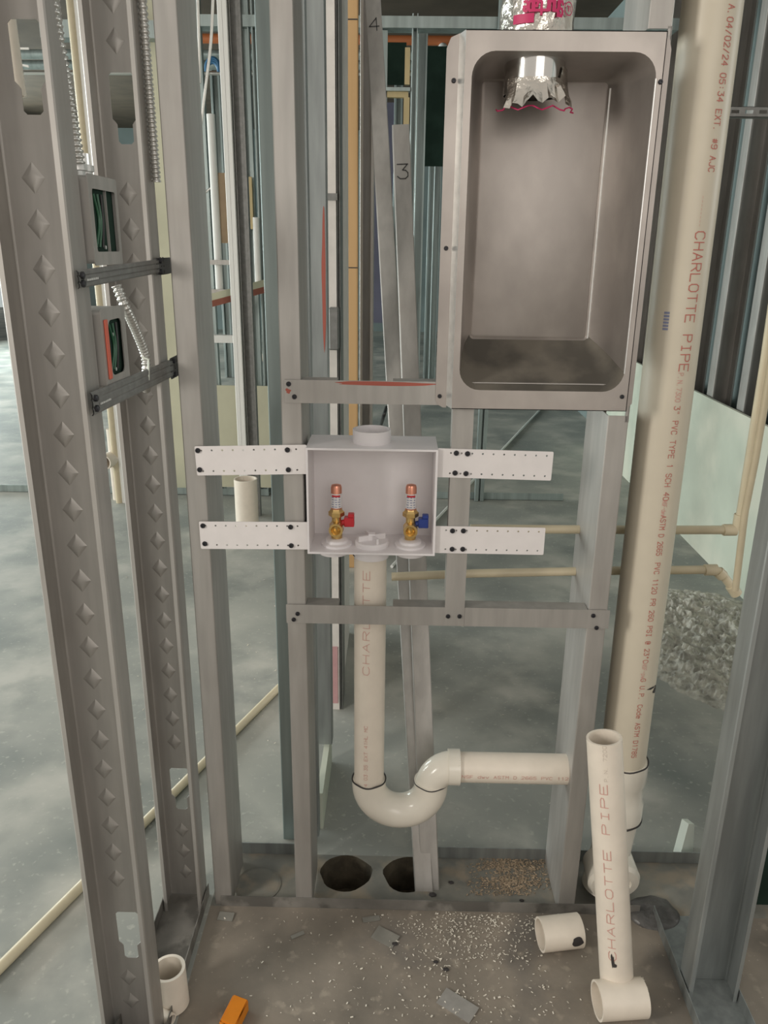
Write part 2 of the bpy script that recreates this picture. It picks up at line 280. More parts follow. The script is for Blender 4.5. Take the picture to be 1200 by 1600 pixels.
# --- setting: floor
def plane_obj(name, pts, m, t=0.0):
    bm = bmesh.new(); bm.faces.new([bm.verts.new(p) for p in pts]); return tag(link(name, bm, m), kind='structure')
xA = at(268, 450, 0).x; xC = at(448, 940, 0).x; xD = at(921, 940, 0).x
h1 = onf(540, 1364); h2 = onf(637, 1366); HR1, HR2 = 0.056, 0.052
zf = 0.0
bm = bmesh.new(); Mx = Matrix(((1, 0, 0, 0), (0, 0, 1, 0), (0, -1, 0, 0), (0, 0, 0, 1)))
# slab with two cored holes (local plate in x,z mapped to world x,y)
def slab(name, x0, y0, x1, y1, holes, m):
    bm = bmesh.new(); loops = [[Vector((x0, y0, 0)), Vector((x1, y0, 0)), Vector((x1, y1, 0)), Vector((x0, y1, 0))]]+[[Vector((a, b, 0)) for a, b in h] for h in holes]
    tr = tessellate_polygon(loops); fv = [bm.verts.new(v) for l in loops for v in l]
    for t in tr: bm.faces.new([fv[i] for i in t])
    bmesh.ops.recalc_face_normals(bm, faces=bm.faces)
    return tag(link(name, bm, m), kind='structure')
def wobble(cx, cy, rx, ry, seed, n=28):
    rnd = random.Random(seed); ph = [rnd.uniform(0, 6) for _ in range(3)]
    return [(cx+rx*(1+0.05*math.sin(3*t+ph[0])+0.03*math.sin(7*t+ph[1]))*math.cos(t), cy+ry*(1+0.05*math.sin(2*t+ph[2]))*math.sin(t)) for t in [2*math.pi*i/n for i in range(n)]]
hA = wobble(h1.x, h1.y, 0.058, 0.052, 1); hB = wobble(h2.x, h2.y, 0.053, 0.054, 2)
slab('floor', -12, 0.155, 12, 16, [], fl)
slab('floor_closet', xA-0.01, -3.5, at(1030, 1440, 0).x+0.2, 0.0, [], flc)
slab('floor_track_line', xA-0.01, 0.0, 1.0, 0.155, [hA, hB], flt)
slab('floor_left', -12, -3.5, xA-0.01, 0.0, [], fl); slab('floor_right', at(1030, 1440, 0).x+0.2, -3.5, 12, 0.0, [], flc)
slab('floor_left_strip', -12, 0.0, xA-0.01, 0.155, [], fl); slab('floor_right_strip', 1.0, 0.0, 12, 0.155, [], fl)
for i, h in enumerate((hA, hB)):
    bm = bmesh.new(); a = [bm.verts.new((x, y, 0)) for x, y in h]; cx = sum(p[0] for p in h)/len(h); cy = sum(p[1] for p in h)/len(h)
    b = [bm.verts.new((cx+(x-cx)*0.9, cy+(y-cy)*0.9, -0.09)) for x, y in h]
    for k in range(len(h)): bm.faces.new([a[k], a[(k+1) % len(h)], b[(k+1) % len(h)], b[k]])
    bm.faces.new(b); bmesh.ops.reverse_faces(bm, faces=bm.faces)
    me = bpy.data.meshes.new('floor_cored_hole'); bm.to_mesh(me); bm.free(); me.materials.append(hole_m); o = bpy.data.objects.new('floor_cored_hole', me); C.objects.link(o); tag(o, kind='structure')
# ceiling and far walls
bm = bmesh.new(); box(bm, (-12, 2.2, 3.0), (12, 16, 3.1)); tag(link('ceiling', bm, plyceil), kind='structure')
bm = bmesh.new(); box(bm, (-6.0, 12.0, 0), (8, 12.1, 3.0)); tag(link('wall_back', bm, backw), kind='structure')
# --- main wall: track and studs
bt = bmesh.new(); x0t, x1t = at(345, 1410, 0).x, at(1000, 1420, 0).x
box(bt, (x0t, 0, 0.0005), (x1t, 0.0015, 0.026)); bmm = bt
o = tag(link('bottom_track', bt, galv_dirty), 'dusty steel floor track front flange running under the plumbing wall', 'track')
bt = bmesh.new(); xa, xb = at(338, 1331, 0.155).x, at(462, 1331, 0.155).x
box(bt, (xa, 0.153, 0.0005), (xb, 0.155, 0.03)); o1 = tag(link('track_flange', bt, galv_cool), 'dark cut piece of rear floor track flange left of the cored holes', 'track')
bt = bmesh.new(); box(bt, (at(680, 1331, 0.155).x, 0.153, 0.0005), (at(1170, 1340, 0.155).x, 0.155, 0.03)); tag(link('track_flange', bt, galv_cool), 'dark cut piece of rear floor track flange right of the cored holes', 'track')
# stud seen from its flange: web plane is X=const. rot -90/90 turns the C section so that web faces +X / -X
# local: web at y=0 spanning x 0..w ; flanges to -y.
stud('galvanized corner stud holding the left ends of the two left white straps', xA+0.036, 0.127, -90, 0.125, 0.036, 0.002, TOP)
stud('galvanized stud left of the white washer outlet box, rising past both cross members', xC+S, 0.117, -90, 0.115, S, 0.002, TOP)
bm = cstud_bm(DW, S, 0.002, at(960, 650, 0).z)
bm2 = cstud_bm(DW, S, at(1030, 44, 0).z, TOP); me_ = bpy.data.meshes.new('x'); bm2.to_mesh(me_); bm2.free(); bm.from_mesh(me_); bpy.data.meshes.remove(me_)
box(bm, (0.0, -S, at(960, 660, 0).z), (0.02, -S+0.0015, at(1030, 40, 0).z)); box(bm, (0.0, -S, at(960, 660, 0).z), (0.0015, -S+0.006, at(1030, 40, 0).z))
bmesh.ops.transform(bm, matrix=Matrix.Translation((xD, 0.0018, 0)) @ Matrix.Rotation(R(90), 4, 'Z'), verts=bm.verts)
tag(link('metal_stud', bm, galv, None, True, 30), 'galvanized stud at right, notched around the dryer vent box beside the tall pipe', 'stud')
# short upright between dryer box and lower cross member
zb = at(710, 978, -0.004).z; zt = at(712, 600, -0.004).z; xe0, xe1 = at(697, 900, 0).x, at(728, 900, 0).x
bm = bmesh.new(); box(bm, (xe0, -0.0025, zb), (xe1, -0.001, zt)); box(bm, (xe0, -0.001, at(700, 935, 0).z), (xe0+0.0014, 0.03, zt)); box(bm, (xe1-0.0014, -0.001, at(700, 935, 0).z), (xe1, 0.03, zt))
se = tag(link('short_stud', bm, galv), 'short steel upright from the dryer box down over the lower cross member', 'stud')
screw(se, 700, 963, -0.0026); screw(se, 718, 963, -0.0026)
def rail(name, label, xl, yt, xr, yb, m, scr):
    a = at(xl, yt, 0); b = at(xr, yb, 0); bm = bmesh.new()
    z1, z0 = a.z, b.z
    box(bm, (a.x, -0.0015, z0), (b.x, 0.0, z1))
    for (u0, u1) in ((xC+S+0.001, xC+S+0.06), (at(614, yt, 0).x, xD-0.002)):
        box(bm, (u0, 0.0, z1-0.0015), (u1, 0.03, z1)); box(bm, (u0, 0.0, z0), (u1, 0.03, z0+0.0015))
    o = tag(link(name, bm, m), label, 'cross member')
    for px, py in scr: screw(o, px, py, -0.0016)
    return o
cm1 = rail('cross_member', 'upper galvanized cross member level with the bottom of the dryer vent box', 444, 593, 705, 633, galv, [(451, 600), (460, 620)])
cm2 = rail('cross_member', 'lower galvanized cross member crossing in front of the drain pipe', 447, 944, 950, 982, galv, [(465, 959), (459, 968), (927, 962), (932, 981)])
# red reflections on the upper rail, put in as coloured patches
pf = lambda u, v: Vector((u, -0.0017, v))
a = at(520, 597, -0.0016); b = at(676, 601, -0.0016); blob('painted_red_reflection', pf, (a.x+b.x)/2, a.z-0.0015, (b.x-a.x)/2, 0.0036, redbrown, cm1, 0.12, 40, 4)
a = at(450, 611, -0.0016); blob('painted_red_reflection', pf, a.x, a.z, 0.004, 0.005, redbrown, cm1, 0.3)
# --- dryer vent box
def dryer():
    t = empty('dryer_vent_box', 'recessed galvanized dryer vent box at upper right of the wall', 'vent box')
    Yr = -0.018
    X0, X1 = at(705, 640, Yr).x, at(990, 641, Yr).x; X0b, X1b = at(729, 47, Yr).x, at(1031, 48, Yr).x
    X0 = (X0+X0b)/2; X1 = (X1+X1b)/2; Zt, Zb = at(880, 47, Yr).z, at(850, 641, Yr).z
    ox0 = (at(739, 120, Yr).x+at(717, 560, Yr).x)/2; ox1 = (at(1014, 120, Yr).x+at(988, 560, Yr).x)/2; oz1, oz0 = at(870, 80, Yr).z, at(850, 611, Yr).z
    bm = bmesh.new(); prism(bm, [(X0, Zb), (X1, Zb), (X1, Zt), (X0, Zt)], [rrect(ox0, oz0, ox1, oz1, 0.034, 7)], 0.0012, Matrix.Translation((0, Yr, 0)))
    # side walls of the raised rim
    box(bm, (X1-0.0012, Yr, Zb), (X1, -0.001, Zt)); box(bm, (X0, Yr, Zt-0.0012), (X1, 0, Zt)); box(bm, (X0, Yr, Zb), (X1, 0, Zb+0.0012))
    bmesh.ops.remove_doubles(bm, verts=bm.verts, dist=0.00001)
    link('rim', bm, galv_box, t)
    bm = bmesh.new(); vv = [bm.verts.new(p) for p in ((X0, Yr, Zb), (X0, Yr, Zt), (X0-0.0085, -0.0036, Zt-0.003), (X0-0.0085, -0.0036, Zb+0.003))]; bm.faces.new(vv); q2 = [bm.verts.new(v.co+Vector((0.001, 0.001, 0))) for v in vv]; bm.faces.new(q2)
    for i in range(4): bm.faces.new([vv[i], vv[(i+1) % 4], q2[(i+1) % 4], q2[i]])
    link('bevel_glint_strip', bm, zinc_and_glint, t)  # brighter metal here paints the window reflection on the bevel
    # pan: loft from opening to back panel
    bx0, bx1 = at(742, 330, 0.10).x, at(936, 330, 0.10).x; bz1, bz0 = at(850, 124, 0.10).z, at(830, 531, 0.10).z
    A = rrect(ox0, oz0, ox1, oz1, 0.034, 7); B = rrect(ox0+0.002, oz0+0.002, ox1-0.002, oz1-0.002, 0.032, 7); Cc = rrect(bx0, bz0, bx1, bz1, 0.008, 7)
    bm = bmesh.new()
    rings = []
    for L, y in ((A, Yr), (B, Yr+0.006)): rings.append([bm.verts.new((p[0], y, p[1])) for p in L])
    mid = [(b[0]*0.42+c[0]*0.58, b[1]*0.3+c[1]*0.7) for b, c in zip(B, Cc)]
    rings.append([bm.verts.new((p[0], 0.045, p[1])) for p in [(b[0]*0.75+c[0]*0.25, b[1]*0.62+c[1]*0.38) for b, c in zip(B, Cc)]])
    rings.append([bm.verts.new((p[0], 0.082, p[1])) for p in mid]); rings.append([bm.verts.new((p[0], 0.1, p[1])) for p in Cc])
    Ci = rrect(bx0+0.003, bz0+0.003, bx1-0.003, bz1-0.003, 0.006, 7); rings.append([bm.verts.new((p[0], 0.1035, p[1])) for p in Ci]); Cj = rrect(bx0+0.005, bz0+0.005, bx1-0.005, bz1-0.005, 0.005, 7); rings.append([bm.verts.new((p[0], 0.1025, p[1])) for p in Cj])
    n = len(A)
    for r1, r2 in zip(rings, rings[1:]):
        for k in range(n): bm.faces.new([r1[k], r1[(k+1) % n], r2[(k+1) % n], r2[k]])
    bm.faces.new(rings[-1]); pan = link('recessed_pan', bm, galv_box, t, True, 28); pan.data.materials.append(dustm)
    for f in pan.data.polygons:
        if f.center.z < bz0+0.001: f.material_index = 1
    bm = bmesh.new(); tube(bm, [Vector((bx1, 0.0995, bz0+0.004)), Vector((bx1, 0.0995, bz1-0.012))], 0.0016, None, 8); link('panel_edge_glint_bead', bm, zinc_and_glint, t, True)  # added bead, the lit panel edge is put into its bright colour
    # side flanges against the studs
    fx0 = (at(697, 100, 0).x+at(681, 600, 0).x)/2; zt2, zb2 = at(715, 52, 0).z, at(695, 636, 0).z
    out = [(X0-0.008, zb2), (fx0+0.012, zb2), (fx0+0.004, zb2+0.005), (fx0, zb2+0.012), (fx0, zt2-0.02), (fx0+0.006, zt2-0.006), (fx0+0.02, zt2), (X0-0.008, zt2)]
    bm = bmesh.new(); prism(bm, out, [], 0.0012, Matrix.Translation((0, -0.0035, 0))); f1 = link('side_flange', bm, galv_box, t)
    fx1 = X1+0.012; bm = bmesh.new(); prism(bm, [(X1-0.001, Zb+0.002), (fx1-0.006, Zb+0.004), (fx1, Zb+0.01), (fx1, Zt-0.02), (fx1-0.004, Zt-0.006), (X1-0.001, Zt-0.004)], [], 0.0012, Matrix.Translation((0, -0.0035, 0))); link('side_flange', bm, galv_box, t)
    for px, py in ((709, 126), (697, 388), (687, 619)): screw(t, px, py, -0.0036, 0.0036)
    for px, py in ((972, 620), (1032, 128)): screw(t, px, py, Yr-0.0005, 0.0036)
    # light edges: folded seams
    bm = bmesh.new(); rr = [Vector((p[0], Yr-0.0002, p[1])) for p in A]; tube(bm, [Vector((ox1, Yr, oz0+0.03)), Vector((ox1, Yr, oz1-0.034))], 0.0012, None, 6); link('folded_edge', bm, zinc_and_glint, t, True)
    return t, X0, X1, Zt, Zb, Yr
db, DX0, DX1, DZt, DZb, DYr = dryer()
def duct():
    t = empty('dryer_duct', 'foil taped round duct entering the top of the dryer box', 'duct')
    c = Vector((at(838, 60, 0.045).x, 0.042, 0)); rr = 0.05; z_in = at(825, 142, 0.0).z
    tobj('duct_collar', [c+Vector((0, 0, z_in)), c+Vector((0, 0, DZt+0.01))], rr-0.004, shiny, t, 0.001, 48)
    # foil wrapped upper duct, crumpled
    bm = bmesh.new(); seg, nz = 56, 30; z0, z1 = DZt+0.0015, DZt+0.5; rnd = random.Random(3); G_ = []
    for j in range(nz+1):
        row = []
        for k in range(seg):
            th = 2*math.pi*k/seg; z = z0+(z1-z0)*j/nz; dr = 0.0022*math.sin(5*th+z*90)*math.sin(z*160+2*th)+rnd.uniform(-0.0007, 0.0007); row.append(bm.verts.new(c+Vector(((rr+0.004+dr)*math.cos(th), (rr+0.004+dr)*math.sin(th), z))))
        G_.append(row)
    for j in range(nz):
        for k in range(seg): bm.faces.new([G_[j][k], G_[j][(k+1) % seg], G_[j+1][(k+1) % seg], G_[j+1][k]])
    link('foil_wrap', bm, foil, t, True, 60)
    rm = rr+0.008
    def fm(s, u): th = R(-90)-s/rm; return c+Vector((rm*math.cos(th), rm*math.sin(th), u))
    zc = at(840, 16, -0.01).z
    lettering('tape_lettering', 'Shurtape', lambda s, u: fm(s, zc+0.011-u), -0.028, 0.030, 0.0, 0.018, 0.0036, magenta, t, 1.4)
    bm = bmesh.new(); N = 24   # pink band and ring logo
    for i in range(10):
        s0, s1 = 0.014+i*0.0032, 0.014+(i+1)*0.0032; q = [fm(s0, zc-0.016), fm(s1, zc-0.016), fm(s1, zc-0.004), fm(s0, zc-0.004)]; bm.faces.new([bm.verts.new(p*1.0+Vector((0, 0.0005, 0))) for p in q])
    link('pink_band', bm, magenta, t)
    bm = bmesh.new()
    for i in range(N):
        a0, a1 = 2*math.pi*i/N, 2*math.pi*(i+1)/N; q = [fm(-0.04+r_*math.cos(a), zc+0.004+r_*math.sin(a)) for r_, a in ((0.009, a0), (0.009, a1), (0.0075, a1), (0.0075, a0))]; bm.faces.new([bm.verts.new(p) for p in q])
    link('ring_logo', bm, magenta, t); lettering('ring_letters', 'UL', lambda s, u: fm(s, zc+0.007-u), -0.044, -0.036, 0.0, 0.006, 0.0012, magenta, t)
    # torn foil hanging inside the box
    bm = bmesh.new(); rnd = random.Random(5); rows = []
    for i in range(22):
        th = R(-150+i*155/21); low = z_in-0.006-0.012*abs(math.sin(i*0.9))-(0.006 if i < 6 else 0)
        row = []
        for j in range(6):
            f = j/5; rad = rr-0.001+0.012*f*f*(0.4+0.6*abs(math.sin(i*1.7)))+rnd.uniform(-0.001, 0.001)
            zz = z_in+0.018*(1 if i < 15 else 1.9)*(1-f)+(low-z_in)*f+rnd.uniform(-0.001, 0.001); row.append(bm.verts.new(c+Vector((rad*math.cos(th), rad*math.sin(th), zz))))
        rows.append(row)
    for i in range(21):
        for j in range(5): bm.faces.new([rows[i][j], rows[i+1][j], rows[i+1][j+1], rows[i][j+1]])
    link('torn_foil_edge', bm, foil, t, True, 20)
    bm = bmesh.new(); p = []
    for i in range(22):
        th = R(-155+i*140/21); rad = rr+0.012+0.003*math.sin(i*2.1); p.append(c+Vector((rad*math.cos(th)*1.02, rad*math.sin(th)*0.7, z_in-0.022-0.003*math.sin(i*1.3))))
    tube(bm, p, 0.0011, None, 6); link('red_tape_edge', bm, magenta, t)
duct()
# --- washer outlet box
def outlet_box():
    t = empty('washer_outlet_box', 'white plastic washing machine outlet box strapped between the studs', 'outlet box')
    Yf, Yb = -0.012, 0.085
    a = at(478, 700, Yf); b = at(684, 703, Yf); c = at(480, 865, Yf); d = at(680, 869, Yf)
    x0, x1 = (a.x+c.x)/2, (b.x+d.x)/2; z1 = (a.z+b.z)/2; z0 = (c.z+d.z)/2; wl = 0.0035
    bm = bmesh.new(); prism(bm, [(x0, z0), (x1, z0), (x1, z1), (x0, z1)], [[(x0+wl, z0+wl), (x1-wl, z0+wl), (x1-wl, z1-wl), (x0+wl, z1-wl)]], Yb-Yf, Matrix.Translation((0, Yf, 0)))
    box(bm, (x0, Yb, z0), (x1, Yb+wl, z1)); bmesh.ops.bevel(bm, geom=[e for e in bm.edges if e.calc_face_angle(0) > 1 and e.calc_length() > 0.05], offset=0.0012, segments=2, affect='EDGES')
    link('box_shell', bm, boxw, t, True, 40)
    def hub(px, py, Y, r, za, zb, name, mt=boxw, wall=0.003):
        x = at(px, py, Y).x; return tobj(name, [Vector((x, Y, za)), Vector((x, Y, zb))], r, mt, t, wall, 36), x
    hy = 0.04
    hub(581, 680, hy, 0.0335, z1-0.001, z1+0.023, 'top_hub')
    o, xd = hub(580, 872, hy, 0.0325, z0-0.022, z0+0.001, 'drain_hub')
    for px in (522, 641): hub(px, 872, hy, 0.0275, z0-0.016, z0+0.001, 'supply_hub')
    # drain cap: finned cap at the middle
    bm = bmesh.new(); xc = at(581, 845, 0.03).x; lathe(bm, (xc, 0.03, z0+wl), (0, 0, 1), [(0, 0.031), (0.006, 0.031), (0.009, 0.029), (0.010, 0.010)], 36)
    for k in range(4):
        M = Matrix.Translation((xc, 0.03, z0+wl+0.008)) @ Matrix.Rotation(R(25+90*k), 4, 'Z'); box(bm, (0.002, -0.0022, 0), (0.026, 0.0022, 0.011), M)
    box(bm, (-0.006, -0.006, 0), (0.006, 0.006, 0.014), Matrix.Translation((xc, 0.03, z0+wl+0.008))); link('drain_test_cap', bm, boxw, t, True, 30)
    for px, hm, hn in ((526, red, 'red'), (641, blue, 'blue')):
        v = empty('shutoff_valve', None, None); v.parent = t; v['label'] = 'brass valve with a %s handle' % hn
        x = at(px, 830, 0.03).x; y = 0.03; zb = z0+wl; k = 1.0
        bm = bmesh.new(); lathe(bm, (x, y, zb), (0, 0, 1), [(0, 0.028), (0.004, 0.028), (0.006, 0.021), (0.010, 0.020), (0.013, 0.015), (0.013, 0.011)], 32); link('collar', bm, boxw, v, True, 35)
        H = at(px, 757, y).z-zb
        bm = bmesh.new(); lathe(bm, (x, y, zb+0.012), (0, 0, 1), [(0, 0.010), (0.010, 0.0105), (0.016, 0.013), (0.026, 0.013), (0.032, 0.0085), (H*0.50-0.012, 0.0085)], 24)
        lathe(bm, (x, y+0.001, zb+0.034), (0, -1, 0), [(0, 0.012), (0.020, 0.0125), (0.024, 0.0125), (0.024, 0.0088), (0.012, 0.0075)], 28)
        lathe(bm, (x, y, zb+H*0.47), (0, 0, 1), [(0, 0.010), (0.002, 0.0145), (0.009, 0.0145), (0.012, 0.011), (0.016, 0.010)], 6); link('valve_body', bm, brass, v, True, 35)
        bm = bmesh.new(); lathe(bm, (x, y, zb+H*0.47+0.015), (0, 0, 1), [(0, 0.0098), (H*0.53-0.020, 0.0098), (H*0.53-0.016, 0.0085), (H*0.53-0.0145, 0.004)], 28); link('arrester_tube', bm, copper, v, True, 35)
        zl = zb+H*0.47+0.018; zl2 = zl+(H*0.53-0.02)*0.66; tobj('arrester_label', [Vector((x, y, zl)), Vector((x, y, zl2))], 0.0101, label_w, v)
        mp = cyl_map((x, y, zl), (x, y, zl2), 0.0102, off=0.0003)
        bm = bmesh.new()
        for i in range(5):
            for j in range(3):
                s0 = 0.002+i*(zl2-zl)/6; t0 = -0.008+j*0.006; L = 0.003+((i*7+j*5) % 3)*0.0008; q = [mp(s0, t0), mp(s0, t0+L), mp(s0+0.0016, t0+L), mp(s0+0.0016, t0)]; bm.faces.new([bm.verts.new(p_) for p_ in q])
        link('label_print', bm, label_b, v)
        bm = bmesh.new(); q = [mp((zl2-zl)*0.8, -0.008+0.001*i) for i in range(17)]; q2 = [mp((zl2-zl)*0.93, -0.008+0.001*i) for i in range(17)]
        for i in range(16): bm.faces.new([bm.verts.new(p_) for p_ in (q[i], q[i+1], q2[i+1], q2[i])])
        link('label_band', bm, red, v)
        bm = bmesh.new(); zc = zb+0.045; tube(bm, [Vector((x+0.009, y, zc-0.004)), Vector((x+0.018, y, zc-0.002))], 0.0055, None, 14)
        box(bm, (x+0.014, y-0.009, zc-0.009), (x+0.032, y+0.007, zc+0.008)); box(bm, (x+0.021, y-0.008, zc+0.008), (x+0.032, y+0.005, zc+0.015))
        bmesh.ops.bevel(bm, geom=bm.edges[:], offset=0.0012, segments=1, affect='EDGES'); link('valve_handle', bm, hm, v)
    def strap(c4, y, scr, nm, label):
        # c4: px corners tl, tr, br, bl
        P = [at(px, py, y) for px, py in c4]; ax = P[1]-P[0]; L = ax.length; e1 = ax.normalized(); e3 = Vector((-e1.z, 0, e1.x)); Hh = (P[0]-P[3]).length
        M = Matrix((( e1.x, 0, e3.x, P[3].x), (0, 1, 0, y), (e1.z, 0, e3.z, P[3].z), (0, 0, 0, 1)))
        holes = []; n = 11; sp = 0.0181
        for side in (0.0075, Hh-0.0075):
            k = 0
            for i in range(n):
                xx = (L-0.011-i*sp) if nm > 0 else (0.011+i*sp)
                if 0.006 < xx < L-0.006: holes.append(circle(xx, side, 0.0017, 8))
        bm = bmesh.new(); prism(bm, rrect(0, 0, L, Hh, 0.002, 2), holes, 0.0014, M); o = link('mounting_strap', bm, strapw, t); o['label'] = label
        for px, py in scr: screw(o, px, py, y-0.0002, 0.0046)
    ys = -0.0052
    strap([(303, 697.5), (478, 695), (478, 740.5), (308, 743)], ys, [(309, 704), (312, 734), (449, 703), (450.5, 734)], -1, 'upper left perforated strap')
    strap([(310, 815), (482, 816), (482, 859), (314, 857.5)], ys, [(317, 821.5), (320, 849.5), (454, 823.5), (455, 852.5)], -1, 'lower left perforated strap')
    strap([(684, 700.5), (865, 706), (862, 751), (682, 745.5)], ys, [(713, 708), (730.5, 709), (711, 739), (728, 740)], 1, 'upper right perforated strap')
    strap([(681, 822), (853, 825), (850, 867), (679, 864)], ys, [(707, 829.5), (724, 829.5), (706.5, 858), (723, 858)], 1, 'lower right perforated strap')
    return xd, hy, z0
XP, YP, ZB0 = outlet_box()
# --- drain pipe with trap
def drain():
    t = empty('drain_pipe', 'white drain pipe with P-trap below the outlet box', 'pipe')
    r = 0.0302; rf = 0.0345; Y = 0.045
    xa_ = at(578, 1000, Y).x; zj = at(576, 1228, Y-0.02).z; xb_ = at(673, 1235, Y).x; rb = (xb_-xa_)/2
    ztop = ZB0-0.018; zc = zj-0.006; 
    tobj('vertical_pipe', [Vector((xa_, Y, zj-0.01)), Vector((xa_, Y, ztop))], r, pvc, t, 0.004, 48)
    # trap bend
    path = [Vector((xa_, Y, zj+0.004)), Vector((xa_, Y, zc))]+arc((xa_+rb, Y, zc-0.004), rb, 180, 360, (1, 0, 0), (0, 0, 1), 22)+[Vector((xb_, Y, zj+0.004))]
    tobj('trap_bend', path, rf, fit, t, 0.004, 48)
    # upper elbow: rises from the trap and turns right
    Zp = at(800, 1200, Y-0.0).z; re = 0.047; p2 = [Vector((xb_, Y, zj))]; ce = Vector((xb_+re, Y, Zp-re)); p2 += arc(ce, re, 180, 90, (1, 0, 0), (0, 0, 1), 16); xe = at(703, 1200, Y).x; 
    tobj('outlet_elbow', p2+[Vector((xe, Y, Zp))], rf-0.002, fit, t, 0.004, 48)
    tobj('elbow_hub', [Vector((xe-0.004, Y, Zp)), Vector((at(718, 1200, Y).x, Y, Zp))], rf+0.0015, fit, t, 0.006, 48)
    tobj('horizontal_pipe', [Vector((xe, Y, Zp)), Vector((xD+0.012, Y, Zp))], r, pvc, t, 0.004, 48)
    for c, zz in ((xa_, zj+0.004), (xb_, zj+0.001)):
        bm = bmesh.new(); P = [Vector((c+(rf-0.0005)*math.cos(2*math.pi*k/40), Y+(rf-0.0005)*math.sin(2*math.pi*k/40), zz+0.001*math.sin(k*0.8))) for k in range(41)]; tube(bm, P, 0.0016, None, 8); link('primer_ring', bm, darkglue, t, True)
    P = [Vector((at(719, 1180, Y-0.02).x, Y+rf*math.cos(a), Zp+rf*math.sin(a))) for a in [R(100+8*i) for i in range(14)]]; bm = bmesh.new(); tube(bm, P, 0.0015, None, 8); link('primer_ring', bm, darkglue, t, True)
    P = [Vector((xa_+0.0325*math.cos(a), Y+0.0325*math.sin(a), ztop-0.001)) for a in [R(180+9*i) for i in range(21)]]; bm = bmesh.new(); tube(bm, P, 0.0013, None, 8); link('primer_ring', bm, darkglue, t, True)
    # pipe lettering, reads upwards
    base = Vector((xa_, Y, 0)); mp = cyl_map(base, base+Vector((0, 0, 1)), r, face=(-0.15, -1, 0), tdir=1)
    # n x u for u=+Z, n=-Y gives -X : glyph tops point left as text climbs
    zof = lambda py: at(572, py, Y-r).z
    lettering('pipe_lettering', 'CHARLOTTE', mp, zof(1055), zof(893), -0.0045, 0.0125, 0.0011, redfade, t)
    lettering('pipe_lettering', '24 03:35 EXT 41HL MC', mp, zof(1234), zof(1135), -0.002, 0.0065, 0.0008, redfade, t)
    hb = Vector((0, Y, Zp)); mh = cyl_map(hb, hb+Vector((1, 0, 0)), r, face=(0, -1, 0), tdir=1)
    xof = lambda px: at(px, 1213, Y-r).x
    lettering('pipe_lettering', 'NSF dwv ASTM D 2665 PVC 112', mh, xof(722), xof(888), -0.004, 0.0065, 0.0008, redfade, t)
drain()
